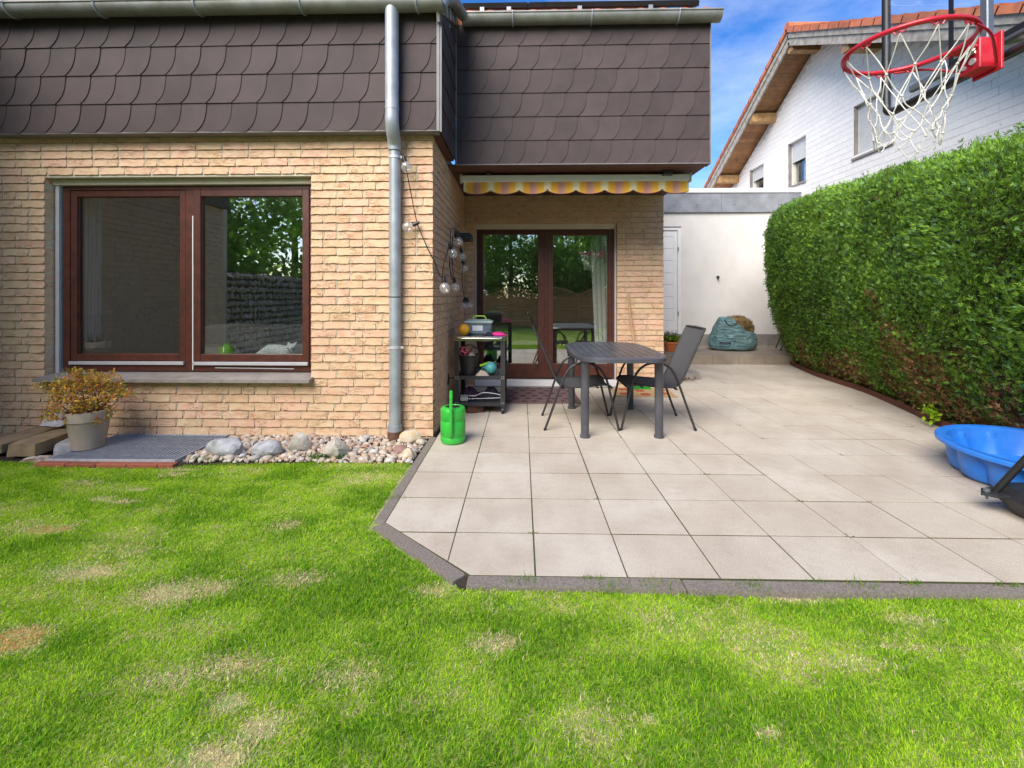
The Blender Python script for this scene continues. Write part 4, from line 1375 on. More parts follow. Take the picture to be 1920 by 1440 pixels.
base[isb] = br * RNG.uniform(0.5, 1.5, (isb.sum(), 1))
keep = ~((RNG.random(NS) < brown * 0.35))
P, nrm, base, t = P[keep], nrm[keep], base[keep], t[keep]
NS = len(P)
size = RNG.uniform(0.034, 0.064, NS)
ang = 1.1 + 2.6 * fbm(P[:, 1] + 3, P[:, 2] + P[:, 0] * .5, 1.4, 33)
d0 = nrm * 0.50 + RNG.normal(0, 0.30, (NS, 3)) + np.stack([0 * ang, -np.cos(ang), np.sin(ang)], 1) * 0.75
d0 /= np.linalg.norm(d0, axis=1)[:, None]
side = np.cross(d0, nrm + RNG.normal(0, 0.5, (NS, 3)))
side /= np.linalg.norm(side, axis=1)[:, None] + 1e-9
up_ = np.cross(side, d0)
V, CC = [], []
for a, ln in ((0, 1.0), (0.55, 0.62), (-0.55, 0.62), (0.25, 0.85)):
    dd_ = d0 * math.cos(a) + side * math.sin(a) + up_ * RNG.normal(0, 0.22, (NS, 1))
    ss = side * math.cos(a) - d0 * math.sin(a)
    l_ = (size * ln)[:, None]
    wv_ = (size * 0.068)[:, None]
    o = P - d0 * 0.012
    V.append(np.stack([o, o + dd_ * l_ * 0.55 + ss * wv_ + up_ * l_ * .06, o + dd_ * l_, o + dd_ * l_ * 0.55 - ss * wv_ + up_ * l_ * .06], 1))
    CC.append(np.repeat((base * RNG.uniform(0.5, 1.35, (NS, 1)))[:, None, :], 4, 1))
V = np.concatenate(V).reshape(-1, 3)
CC = np.concatenate(CC).reshape(-1, 3)
nf = len(V) // 4
hedge = link('hedge', numesh('hedge', V, np.full(nf, 4), np.arange(nf * 4), MAT['leaf'], CC), None,
             'tall clipped green hedge with brown bare patches along the patio', 'hedge')
# dark inner body of twigs
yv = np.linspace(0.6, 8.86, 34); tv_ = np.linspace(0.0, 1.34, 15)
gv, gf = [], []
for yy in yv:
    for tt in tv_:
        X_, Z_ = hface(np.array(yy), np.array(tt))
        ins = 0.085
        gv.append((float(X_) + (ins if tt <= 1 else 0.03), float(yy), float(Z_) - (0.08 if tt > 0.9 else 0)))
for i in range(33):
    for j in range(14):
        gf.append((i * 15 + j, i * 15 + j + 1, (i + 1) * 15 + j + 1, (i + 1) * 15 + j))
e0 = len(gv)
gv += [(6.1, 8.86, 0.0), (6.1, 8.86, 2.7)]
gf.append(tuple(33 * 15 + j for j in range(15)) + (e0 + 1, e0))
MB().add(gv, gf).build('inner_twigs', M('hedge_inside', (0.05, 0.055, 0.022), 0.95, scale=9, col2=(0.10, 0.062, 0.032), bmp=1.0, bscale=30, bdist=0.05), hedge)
bt = MB()
for _ in range(520):
    yy = random.uniform(2.4, 8.6)
    tt = random.random() ** 1.4 * 0.45
    X_, Z_ = hface(np.array(yy), np.array(tt))
    p = Vector((float(X_) + random.uniform(0.0, 0.06), yy, float(Z_)))
    q = p + Vector((random.uniform(-0.10, 0.0), random.uniform(-0.16, 0.10), random.uniform(0.02, 0.16)))
    bt.tube([p, (p + q) / 2 + Vector((0, 0, random.uniform(-.02, .02))), q], random.uniform(0.0016, 0.0034), 4, caps=False)
bt.build('twig', MAT['twig'], hedge, kind='stuff')


def leafcloud(name, centres, radii, n, size, cols, mat, parent=None, shell=0.55, droop=0.0, **kw):
    """many leaf-sized faces spread through a set of ellipsoids"""
    cen, rad = np.array(centres, float), np.array(radii, float)
    vol = np.prod(rad, 1) ** 0.75
    pick = RNG.choice(len(cen), n, p=vol / vol.sum())
    d = RNG.normal(0, 1, (n, 3))
    d /= np.linalg.norm(d, axis=1)[:, None]
    rr_ = (shell + (1 - shell) * RNG.random(n)) ** 0.6
    k = 1 + 0.25 * np.sin(d[:, 0] * 5 + pick) * np.cos(d[:, 2] * 4 + pick * 2)
    p = cen[pick] + d * rad[pick] * (rr_ * k)[:, None]
    a = d * 0.5 + RNG.normal(0, 0.7, (n, 3)) + np.array([0, 0, -droop])
    a /= np.linalg.norm(a, axis=1)[:, None]
    b = np.cross(a, RNG.normal(0, 1, (n, 3)))
    b /= np.linalg.norm(b, axis=1)[:, None] + 1e-9
    s = size * RNG.uniform(0.6, 1.35, (n, 1))
    V = np.stack([p, p + a * s * .5 + b * s * .28, p + a * s, p + a * s * .5 - b * s * .28], 1).reshape(-1, 3)
    cols = np.array(cols)
    ci = cols[RNG.integers(0, len(cols), n)] * RNG.uniform(0.7, 1.3, (n, 1))
    me = numesh(name, V, np.full(n, 4), np.arange(n * 4), mat, np.repeat(ci, 4, 0))
    return link(name, me, parent, **kw)

# small conifer tip beyond the hedge
ct_ = empty('conifer', (5.35, 4.75, 0), 'pointed tip of a dark conifer rising just behind the hedge', 'tree')
MB().tube([(5.35, 4.75, 0), (5.35, 4.75, 3.15)], [0.05, 0.008], 8).build('trunk', MAT['bark'], ct_)
leafcloud('crown', [(5.35, 4.75, 2.4 + .12 * k) for k in range(7)], [(0.30 - .035 * k, 0.30 - .035 * k, 0.13) for k in range(7)], 2600, 0.06, [(0.02, 0.06, 0.015), (0.05, 0.13, 0.03)], MAT['leaf'], ct_, 0.3)
# bright seedlings at the hedge foot
for (sx, sy, sz, lab) in ((4.10, 4.62, 0.08, 'bright yellow-green seedling leaning over the brown edging left of the blue paddling pool'), (4.02, 3.50, 0.16, 'bright green seedling behind the blue paddling pool')):
    e = empty('seedling', (sx, sy, 0.03), lab, 'plant')
    for q in range(5):
        a = random.uniform(0, 6.28)
        MB().tube([(sx + .04, sy, 0.03), (sx + .02 * math.cos(a), sy + .03 * math.sin(a), sz + .03), (sx - .04 + .05 * math.cos(a), sy + .07 * math.sin(a), sz + .06 + .05 * random.random())], 0.0025, 5).build('stem', MAT['twig'], e)
    leafcloud('leaf', [(sx - .03, sy + dy, sz + .05 + dz) for dy, dz in ((-.06, 0), (0, .05), (.05, .01), (-.02, -.05))], [(0.04, 0.045, 0.04)] * 4, 60, 0.05, [(0.26, 0.46, 0.02), (0.34, 0.50, 0.03)], MAT['leaf'], e, 0.2, kind='stuff')

# ------------------------------------------------------------------ grass
DRY = [(-1.58, 2.00, .13, .07, 1.0), (-1.42, 2.03, .10, .05, .7), (-1.985, 1.715, .105, .065, 1.35), (-0.958, 1.46, .055, .035, 1.0), (-0.80, 1.37, .07, .045, .9), (-0.87, 1.275, .10, .05, 1.0), (-2.755, 2.905, .06, .03, .8),
       (-2.69, 2.51, .11, .04, 1.25), (-2.15, 2.14, .16, .05, .6), (-2.58, 2.86, .10, .035, .6), (-1.36, 2.57, .08, .06, .5), (-0.10, 1.71, .075, .045, .75), (1.216, 2.03, .13, .035, .8), (-1.04, 2.09, .13, .05, .55),
       (1.17, 1.66, .14, .04, .38), (1.60, 1.90, .10, .04, .4), (-1.05, 1.60, .16, .06, .5), (.39, 1.41, .022, .014, .9), (.74, 1.375, .03, .016, .8), (-3.12, 3.16, .12, .04, .5), (-2.58, 3.32, .10, .05, .5), (-1.16, 3.25, .20, .10, .3),
       (-2.07, 2.33, .15, .06, .35), (-2.62, 3.42, .13, .03, .7), (0.2, 1.40, .10, .06, .3), (1.45, 1.75, .28, .015, .3), (-0.62, 1.56, .12, .06, .4), (-0.4, 2.02, .10, .03, .5), (-2.65, 3.05, .07, .03, .6), (-1.25, 1.55, .12, .05, .4)]


def grass_field(n, xr, yr, mask, hscale=1.0, wscale=1.0, simple=False):
    x = RNG.uniform(*xr, n); y = RNG.uniform(*yr, n)
    k = mask(x, y)
    x, y = x[k], y[k]
    n = len(x)
    dry = np.zeros(n)
    tan = np.zeros(n)
    wob = 0.35 * fbm(x, y, 11.0, 2)
    for (cx, cy, rx, ry, s) in DRY:
        q = ((x - cx) / rx) ** 2 + ((y - cy) / ry) ** 2
        g_ = np.exp(-np.maximum(q * (1 + wob), 0) ** 1.25 * 0.9) * s * 1.25
        dry = np.maximum(dry, g_)
        if s > 1.2: tan = np.maximum(tan, g_ / 1.25)
    streak = fbm(x + 0.5 * y, y * 1.8 - 0.3 * x, 2.2, 4)
    fine = fbm(x, y, 7.0, 6)
    dry = np.clip(dry + np.clip(streak * 0.55 + fine * 0.22 - 0.06, 0, 0.36), 0, 1)
    lush = np.clip(-streak * 1.1 + 0.35 + fine * 0.55, 0, 1)
    isd = RNG.random(n) < dry ** 0.9 * 0.97
    thin = RNG.random(n) < 2
    x, y, dry, tan, lush, isd = x[thin], y[thin], dry[thin], tan[thin], lush[thin], isd[thin]
    n = len(x)
    hgt = RNG.uniform(0.012, 0.028, n) * hscale * (0.75 + 0.42 * lush) * (1 - 0.45 * np.clip(dry, 0, 1))
    wid = RNG.uniform(0.0011, 0.0021, n) * wscale
    az_ = RNG.uniform(0, 2 * np.pi, n)
    lean = np.abs(RNG.normal(0.70, 0.38, n)) + isd * 0.85
    # tufts lean together a little
    az_ = np.where(RNG.random(n) < 0.15, fbm(x, y, 5.0, 14) * 5.0, az_)
    ca, sa = np.cos(az_), np.sin(az_)
    zb = -0.026 + 0.010 * np.sin(x * 1.7 + y) + 0.008 * np.sin(y * 2.3 - x * 0.6) - 0.003
    tw = az_ + np.pi / 2 + RNG.normal(0, 0.7, n)
    px, py = np.cos(tw) * wid, np.sin(tw) * wid
    l1, l2 = np.sin(lean * 0.5) * hgt * 0.55, np.sin(lean) * hgt * 1.05
    h1, h2 = hgt * 0.58, hgt * (0.58 + 0.45 * np.cos(np.clip(lean * 1.25, 0, 1.5)))
    B = np.stack([x, y, zb], 1)
    v0 = B + np.stack([px, py, 0 * px], 1); v1 = B - np.stack([px, py, 0 * px], 1)
    m0 = B + np.stack([ca * l1 + px * .8, sa * l1 + py * .8, h1], 1); m1 = B + np.stack([ca * l1 - px * .8, sa * l1 - py * .8, h1], 1)
    tp_ = B + np.stack([ca * l2, sa * l2, h2], 1)
    g1, g2, g3 = np.array([0.29, 0.57, 0.018]), np.array([0.60, 0.79, 0.055]), np.array([0.08, 0.28, 0.020])
    mixk = np.clip(RNG.normal(0.5, 0.28, n) - lush * 0.35 + 0.10, 0, 1)[:, None]
    c = g1 + (g2 - g1) * mixk
    lk = (RNG.random(n) < lush * 0.72)
    c[lk] = c[lk] * 0.35 + g3 * 0.65
    yel = RNG.random(n) < 0.07 + 0.25 * np.clip(dry, 0, 1)
    c[yel] = np.array([0.50, 0.55, 0.10])
    st_ = np.array([0.90, 0.75, 0.48]) * RNG.uniform(0.6, 1.25, (n, 1))
    st_ = np.where((tan > 0.45)[:, None], np.array([0.88, 0.56, 0.22]) * RNG.uniform(0.6, 1.2, (n, 1)), st_)
    c = np.where(isd[:, None], st_, c)
    c *= RNG.uniform(0.8, 1.2, (n, 1))
    if simple:
        V = np.stack([v0, v1, tp_], 1).reshape(-1, 3)
        C = np.repeat(c, 3, 0)
        return V, np.full(n, 3), np.arange(n * 3), C
    V = np.stack([v0, v1, m1, m0, tp_], 1).reshape(-1, 3)
    C = np.repeat(c[:, None, :], 5, 1)
    C[:, :2] *= 0.85
    C = C.reshape(-1, 3)
    b_ = np.arange(n) * 5
    idx = np.stack([b_, b_ + 1, b_ + 2, b_ + 3, b_ + 3, b_ + 2, b_ + 4], 1).ravel()
    fn = np.tile(np.array([4, 3]), n)
    return V, fn, idx, C


def on_lawn(x, y):
    edge = 0.012 * np.sin(x * 23) + 0.014 * np.sin(x * 61 + 1)
    infr = (y < 2.040 + edge + 0.018 * np.clip(x - 0.9, 0, 1)) | (x < -0.862 + 0.6 * edge)
    # diagonal kerb
    s = (x + 0.862) * 0.475 + (y - 2.53) * 0.54
    infr |= (s < 0.0 + edge * .4) & (x < -0.2) & (y < 2.56)
    notgrate = ~((x > -3.86) & (x < -2.66) & (y > 3.448 + edge))
    return infr & notgrate & (y < 3.600 + edge)
def in_view(x, y):
    return np.abs(x - 0.02 * y) < 1.16 * y + 0.6
near = lambda x, y: on_lawn(x, y) & in_view(x, y)
far = lambda x, y: on_lawn(x, y) & ~in_view(x, y)
parts = [grass_field(330000, (-3.2, 3.2), (1.05, 2.14), near), grass_field(230000, (-5.0, -0.15), (2.14, 3.53), near, 1.0, 1.15),
         grass_field(260000, (-6.0, 6.3), (-6.2, 3.53), far, 1.2, 3.0, True)]
V = np.concatenate([p[0] for p in parts]); FN = np.concatenate([p[1] for p in parts]); C_ = np.concatenate([p[3] for p in parts])
off, I = 0, []
for p in parts:
    I.append(p[2] + off)
    off += len(p[0])
link('grass', numesh('grass', V, FN, np.concatenate(I), MAT['grass'], C_), kind='stuff')

# stray tufts over the kerb and in the joints by the lawn
tv2, tc2 = [], []
def tuft(cx, cy, n, h, spread):
    for _ in range(n):
        a = random.uniform(0, 6.28)
        bx, by = cx + random.gauss(0, spread), cy + random.gauss(0, spread * .35)
        hh = h * random.uniform(.5, 1.2)
        ln = hh * random.uniform(.3, 1.3)
        wx, wy = -math.sin(a) * .0016, math.cos(a) * .0016
        tv2.extend([(bx + wx, by + wy, -.01), (bx - wx, by - wy, -.01), (bx + math.cos(a) * ln, by + math.sin(a) * ln, hh)])
        c = random.choice(((.10, .26, .02), (.20, .38, .03), (.30, .38, .07)))
        tc2.extend([c] * 3)
for cx in (0.285, 0.32, 0.35, 1.36, 1.76, 1.80, 2.17, 2.22, 2.64):
    tuft(cx, 2.095, 20, .018, .025)
for cx, cy in ((0.0, 2.07), (0.6, 2.06), (1.05, 2.05), (1.5, 2.07), (2.4, 2.08), (0.40, 2.03), (-.82, 2.9), (-1.62, 3.57), (-1.55, 3.58), (-1.68, 3.60), (-2.55, 3.55)):
    tuft(cx, cy, 40, .035, .045)
for _ in range(14):
    tuft(0.062 + GX * random.randint(-1, 8), 2.489 + GY * random.randint(0, 6), 7, .012, .012)
nn_ = len(tv2) // 3
link('grass', numesh('grass', np.array(tv2), np.full(nn_, 3), np.arange(nn_ * 3), MAT['grass'], np.array(tc2)), kind='stuff')

# ------------------------------------------------------------------ gravel strip with pebbles and rocks
gb = MB().prism([(-2.78, 3.50), (-0.86, 3.50), (-0.86, 4.2), (-2.78, 4.2)], -0.05, -0.022).build('gravel_bed', MAT['soil'], kind='structure')
small = MB()
for _ in range(1500):
    px, py = random.uniform(-2.72, -0.87), random.uniform(3.53, 4.19)
    v, f = blob(random.uniform(0.009, 0.017), random.randint(0, 99999), 0.25, 1, (1.25, 1, 0.7))
    small.add([(px + p.x, py + p.y, -0.016 + random.uniform(0, .02) + p.z) for p in v], f)
small.build('gravel', MAT['pebble_mass'], gb, smooth=60, kind='stuff')
shp = [MB().add(*blob(1.0, 300 + k, 0.22, 2, (1.3, 1.0, 0.75))).mesh('pebble', MAT['pebble'], 60) for k in range(14)]
placed = []
tries = 0
while len(placed) < 285 and tries < 6000:
    tries += 1
    px, py = random.uniform(-2.70, -0.89), random.uniform(3.55, 4.16)
    r = random.choice((0.015, 0.018, 0.021, 0.025, 0.030)) * random.uniform(0.85, 1.1)
    if px > -1.5 and random.random() < 0.25: r *= 1.25
    if any((px - a) ** 2 + (py - b) ** 2 < (0.72 * (r + c)) ** 2 for a, b, c in placed):
        continue
    if (px + 1.167) ** 2 + (py - 4.125) ** 2 < (0.07 + r) ** 2:
        continue
    placed.append((px, py, r))
    rot = Matrix.Rotation(random.uniform(0, 6.28), 4, 'Z') @ Matrix.Rotation(random.uniform(-.5, .5), 4, 'X')
    link('pebble', random.choice(shp), gb, mtx=Matrix.Translation((px, py, -0.012 + r * 0.55)) @ rot @ Matrix.Scale(r, 4))
ROCKS = [(-2.40, 3.69, 0.012, 0.135, (1.15, 0.75, 0.62), 'rock_grey', 11, 'long grey boulder beside the metal grate, at the end of the gravel strip'),
         (-2.06, 3.70, 0.008, 0.120, (1.15, 0.80, 0.60), 'rock_grey', 12, 'bluish grey boulder between white pebbles, second from the metal grate'),
         (-1.84, 3.83, 0.020, 0.105, (0.95, 0.80, 0.82), 'rock_pale', 17, 'angular brown-grey rock close to the brick wall in mid gravel strip'),
         (-1.475, 3.69, 0.015, 0.100, (0.95, 0.85, 0.85), 'rock_pale', 14, 'blocky pale rock on the gravel beside a tuft of green weeds'),
         (-0.985, 4.02, 0.020, 0.085, (1.2, 0.8, 0.8), 'rock_tan', 15, 'ochre and white stone at the house corner by the patio kerb'),
         (-1.02, 3.76, 0.0, 0.070, (1.3, 0.9, 0.55), 'rock_red', 16, 'flat reddish stone lying in the pebbles near the rain pipe'),
         (-0.93, 3.66, 0.0, 0.062, (1.0, 0.9, 0.8), 'rock_tan', 18, 'small buff stone against the patio kerb at the strip end')]
MAT['rock_tan'] = M('ochre_rock', (0.55, 0.40, 0.22), 0.85, scale=20, col2=(0.60, 0.55, 0.47), bmp=0.6, bscale=40, bdist=0.012)
MAT['rock_red'] = M('reddish_rock', (0.34, 0.20, 0.16), 0.85, var=0.3, scale=20, bmp=0.5, bscale=40)
for x, y, z, r, sc_, mt, sd_, lab in ROCKS:
    if x < -1.3: x, r = x - 0.06, r * 1.12
    v, f = blob(r, sd_, 0.22, 3, sc_, 1.1, 0.75)
    MB().add([(x + p.x, y + p.y, z + p.z + r * .28) for p in v], f).build('rock', MAT[mt], smooth=28, label=lab, cat='rock')
# weeds by the pale rock
e = empty('weed', (-1.62, 3.60, -0.03), 'low green weeds growing in the gravel in front of the blocky pale rock', 'plant')
leafcloud('leaf', [(-1.70 + .05 * k, 3.60 + .015 * (k % 2), .0) for k in range(6)], [(0.05, 0.035, 0.028)] * 6, 340, 0.024, [(0.06, 0.16, 0.03), (0.11, 0.24, 0.06), (0.05, 0.13, 0.05)], MAT['leaf'], e, 0.2, kind='stuff')

# ------------------------------------------------------------------ by the window: grate, slabs, potted azalea
lw = empty('light_well', (-3.27, 3.84, 0), 'steel grate over a light well, edged with red bricks, under the window', 'light well')
GX0, GX1, GY0, GY1 = -3.80, -2.745, 3.515, 4.175
fr = MB()
for a, b in (((GX0, GY0), (GX1, GY0 + .012)), ((GX0, GY1 - .012), (GX1, GY1)), ((GX0, GY0 + .012), (GX0 + .012, GY1 - .012)), ((GX1 - .012, GY0 + .012), (GX1, GY1 - .012))):
    fr.box((*a, -0.03), (*b, 0.008))
fr.build('grate_frame', MAT['galv'], lw)
gr = MB()
x = GX0 + .02
while x < GX1 - .015:
    gr.box((x, GY0 + .012, -0.030), (x + .0085, GY1 - .012, 0.005))
    x += 0.034
y = GY0 + .022
while y < GY1 - .015:
    gr.box((GX0 + .012, y, -0.016), (GX1 - .012, y + .005, -0.002))
    y += 0.11
gr.build('grate_bar', MAT['galv'], lw, kind='stuff')
MB().box((GX0, GY0, -0.14), (GX1, GY1, -0.10)).build('well_floor', MAT['soil'], lw)
x = GX0 - 0.02
while x < GX1 + .02:
    MB().box((x, GY0 - .062, -0.08), (min(x + .242, GX1 + .03), GY0 - .002, -0.006 + random.uniform(-.003, .003)), .005).build('brick', MAT['redbrick'], lw)
    x += .246

def rotbox(name, c, half, rz, mat, lab, cat, seed=0, **kw):
    bm = bmesh.new()
    bmesh.ops.create_cube(bm, size=2)
    bmesh.ops.subdivide_edges(bm, edges=bm.edges[:], cuts=5, use_grid_fill=True)
    bmesh.ops.bevel(bm, geom=[e for e in bm.edges if e.calc_face_angle(0) > 1], offset=.12, segments=1, affect='EDGES')
    for v in bm.verts:
        p = Vector((v.co.x * half[0], v.co.y * half[1], v.co.z * half[2]))
        k = noise.noise(p * 14 + Vector((seed, seed * 2, 0)))
        p += v.co.normalized() * k * 0.012
        v.co = Matrix.Rotation(rz, 3, 'Z') @ p + Vector(c)
    me = bpy.data.meshes.new(name)
    bm.to_mesh(me); bm.free()
    me.materials.append(MAT[mat])
    me.shade_smooth(); me.set_sharp_from_angle(angle=R(40))
    return link(name, me, None, lab, cat, **kw)
rotbox('paving_slab', (-4.13, 3.93, 0.045), (.115, .33, .055), R(7), 'plank', 'weathered brown slab against the taupe flower pot', 'slab', 2)
rotbox('paving_slab', (-4.43, 3.95, 0.040), (.125, .32, .042), R(4), 'plank', 'weathered brown slab lying at the photo edge, farther from the pot', 'slab', 5)
rotbox('paving_slab', (-3.92, 3.86, 0.010), (.07, .13, .045), R(20), 'rock_grey', 'dark broken stone wedged between brown slab and flower pot', 'stone', 7)
v, f = blob(0.125, 21, 0.2, 3, (1.05, .8, .62), 1.1, 0.8)
MB().add([(-4.24 + p.x, 4.03 + p.y, 0.165 + p.z) for p in v], f).build('rock', MAT['rock_grey'], smooth=28, label='grey split rock resting on top of the brown slabs', cat='rock')
for k in range(9):
    v, f = blob(random.uniform(.015, .03), 500 + k, .25, 1, (1.3, 1, .7))
    MB().add([(-3.93 + random.uniform(-.12, .14) + p.x, 3.60 + random.uniform(-.07, .07) + p.y, -.025 + p.z) for p in v], f).build('pebble', MAT['pebble'], gb, smooth=60)

pot = empty('potted_azalea', (-3.66, 3.80, 0.005), 'withered orange-leaved azalea in a taupe pot in front of the brick wall', 'potted plant')
PC = (-3.72, 3.80, 0.007)
MB().lathe([(0.102, 0), (0.108, 0.004), (0.142, 0.235), (0.144, 0.238), (0.153, 0.240), (0.160, 0.315), (0.158, 0.322), (0.147, 0.322), (0.142, 0.29)], PC, 40, True, False).build('pot', MAT['taupe'], pot, smooth=35)
MB().lathe([(0.001, 0.285), (0.145, 0.28)], PC, 24, False, False).build('potting_soil', MAT['soil'], pot)
br_ = MB()
tips = []
rr = random.Random(3)
for k in range(26):
    a = rr.uniform(0, 6.28)
    sp = rr.uniform(.15, 1.0)
    base = Vector((PC[0] + .06 * math.cos(a), PC[1] + .06 * math.sin(a), .285))
    tip = Vector((PC[0] - .035 + .31 * sp * math.cos(a), PC[1] + .26 * sp * math.sin(a), .285 + .40 * (1 - .62 * sp ** 2) * rr.uniform(.75, 1.1)))
    if rr.random() < .25: tip.z = .24 + rr.uniform(0, .15); tip.x -= .03
    mid_ = (base + tip) / 2 + Vector((rr.uniform(-.05, .05), rr.uniform(-.05, .05), rr.uniform(-.05, .02)))
    br_.tube(smoothpath([base, mid_, tip], 4), [.006 - .00045 * q for q in range(9)], 5, caps=False)
    tips.append(tip)
    for s in range(4):
        f0 = mid_.lerp(tip, rr.uniform(.1, .8))
        t2 = f0 + Vector((rr.uniform(-.11, .11), rr.uniform(-.09, .09), rr.uniform(-.02, .10)))
        br_.tube([f0, (f0 + t2) / 2 + Vector((0, 0, .01)), t2], [.0026, .002, .0014], 4, caps=False)
        tips.append(t2)
br_.build('branch', MAT['twig'], pot, smooth=60)
leafcloud('leaf', [tuple(t) for t in tips], [(.046, .044, .036)] * len(tips), 3300, 0.026, [(0.78, 0.38, 0.04), (0.82, 0.48, 0.07), (0.62, 0.42, 0.08), (0.42, 0.38, 0.07), (0.66, 0.22, 0.10), (0.28, 0.30, 0.05), (0.50, 0.26, 0.06)], MAT['leaf'], pot, 0.15, kind='stuff')

# ------------------------------------------------------------------ string lights and wall lamp
sl_ = empty('string_lights', (-0.8, 4.5, 1.9), 'string of clear globe bulbs on a black cable round the brick corner', 'string lights')
BULBS = [((-1.075, 4.085, 2.56), (0.35, -.1, -1)), ((-0.965, 4.145, 1.975), (-1, -.1, -.42)), ((-0.735, 4.235, 1.47), (0.12, -.1, -1)), ((-0.745, 4.66, 1.83), (0.35, .0, -1)), ((-0.735, 4.86, 1.49), (.15, 0, -1)),
         ((-0.73, 5.02, 2.00), (.25, 0, -1)), ((-0.735, 5.42, 1.87), (.2, 0, -1)), ((-0.735, 5.60, 1.74), (.2, 0, -1)), ((-0.735, 5.78, 1.27), (-.2, 0, -1)), ((-0.72, 5.86, 1.27), (.45, 0, -1))]
path = [(-1.11, 4.10, 2.60), BULBS[0][0], (-1.02, 4.13, 2.25), BULBS[1][0], (-0.87, 4.165, 1.74), (-0.815, 4.19, 1.62), (-0.76, 4.24, 1.48), (-0.765, 4.40, 1.62), BULBS[3][0], (-0.77, 4.78, 1.62), BULBS[4][0], (-0.775, 4.92, 1.75), (-0.79, 5.0, 2.05), BULBS[5][0], (-.78, 5.2, 1.98), BULBS[6][0], BULBS[7][0], (-.76, 5.70, 1.5), BULBS[8][0], BULBS[9][0]]
MB().tube(smoothpath(path, 4), 0.0045, 6, caps=True).build('cable', MAT['black'], sl_, smooth=60)
MB().tube([(-0.79, 4.92, 1.76), (-0.785, 4.93, 1.55), (-0.76, 4.88, 1.48)], 0.004, 5).tube([(-0.775, 5.03, 1.98), (-0.78, 5.05, 1.6)], .004, 5).build('cable', MAT['black'], sl_)
for p, d in BULBS:
    p, d = Vector(p), Vector(d).normalized()
    c = p + d * 0.085
    q = d.to_track_quat('Z', 'Y').to_matrix()
    prof = [(0.014, -0.046), (0.020, -0.040), (0.038, -0.030), (0.048, -0.010), (0.051, 0.008), (0.046, 0.031), (0.032, 0.048), (0.012, 0.0555), (0.0005, 0.057)]
    t = MB().lathe(prof, n=18, cap0=False, cap1=False)
    b_ = MB().add([c + q @ Vector(v) for v in t.v], t.f).build('bulb', MAT['bulb'], sl_, smooth=70)
    t = MB().lathe([(0.019, -0.090), (0.020, -0.05), (0.017, -0.038)], n=12)
    t.box((-.012, -.012, -.105), (.012, .012, -.088))
    MB().add([c + q @ Vector(v) for v in t.v], t.f).build('socket', MAT['black'], b_, smooth=40)
    f = MB().tube([c + q @ Vector((.013 * math.sin(k * 1.05), .013 * math.cos(k * 1.05), -.03 + .0045 * k)) for k in range(13)], 0.0022, 4)
    f.build('filament', MAT['spring'], b_)
lamp = empty('wall_lamp', (-0.83, 5.6, 2.05), 'dark outdoor wall lamp on the side wall above the string lights', 'lamp')
MB().box((-0.828, 5.50, 2.00), (-0.80, 5.62, 2.10), .004).tube([(-0.81, 5.56, 2.06), (-0.74, 5.60, 2.07)], .022, 10).build('bracket', MAT['darkmetal'], lamp)
MB().box((-0.775, 5.62, 2.01), (-0.64, 5.90, 2.095), .012).build('lamp_housing', MAT['darkmetal'], lamp)

# ------------------------------------------------------------------ watering can
wc = empty('watering_can', (-0.618, 4.035, 0), 'bright green plastic watering can standing at the brick corner', 'watering can')
WCc = (-0.618, 4.035, 0.002)
MB().lathe([(0.094, 0), (0.106, 0.008), (0.111, 0.03), (0.111, 0.055), (0.1085, 0.058), (0.1085, 0.064), (0.111, 0.067), (0.111, 0.195), (0.1085, 0.198), (0.1085, 0.204), (0.111, 0.207), (0.111, 0.285), (0.108, 0.302), (0.098, 0.313), (0.070, 0.318), (0.067, 0.314), (0.067, 0.30)], WCc, 40, True, False, lambda a, z: 1.0).build('body', MAT['green'], wc, smooth=40)
MB().lathe([(0.0005, 0.3125), (0.0665, 0.3125)], WCc, 24, False, False).build('opening_shade', MAT['black'], wc)  # black disc just below the lip, painted in for the can's shaded inside
sp = smoothpath([(-0.618, 3.935, 0.075), (-0.617, 3.905, 0.12), (-0.616, 3.895, 0.22), (-0.615, 3.897, 0.34), (-0.614, 3.90, 0.425)], 4)
MB().tube(sp, [0.021 - .0005 * k for k in range(len(sp))], 14).tube([(-0.614, 3.90, 0.42), (-0.614, 3.901, 0.485)], [0.0165, 0.0135], 14).build('spout', MAT['green'], wc, smooth=50)

# ------------------------------------------------------------------ trolley with things on it
X0, X1, Y0, Y1_ = -0.748, -0.188, 4.985, 5.53
ct = empty('grill_trolley', (-0.468, 5.26, 0), 'dark steel trolley with a shiny steel top beside the terrace door', 'trolley')
MB().box((X0 - .004, Y0 - .006, 0.838), (X1 + .004, Y1_ + .006, 0.862), .005).build('top_plate', MAT['steel'], ct)
MB().box((X0 - .006, Y0 - .008, 0.808), (X1 + .006, Y0 + .010, 0.8375), .003).box((X0 - .006, Y1_ - .01, 0.808), (X1 + .006, Y1_ + .008, 0.8375), .003).box((X0 - .006, Y0 + .0105, 0.808), (X0 + .01, Y1_ - .0105, 0.8375), .002).box((X1 - .01, Y0 + .0105, 0.808), (X1 + .006, Y1_ - .0105, 0.8375), .002).build('top_frame', MAT['steel'], ct)
MB().tube(smoothpath([(X0 + .03, Y0 - .008, .833), (X0 + .05, Y0 - .035, .838), (X0 + .08, Y0 - .045, .84), (X1 - .08, Y0 - .045, .84), (X1 - .05, Y0 - .035, .838), (X1 - .03, Y0 - .008, .833)], 3), .010, 8).build('handle', MAT['steel'], ct, smooth=60)
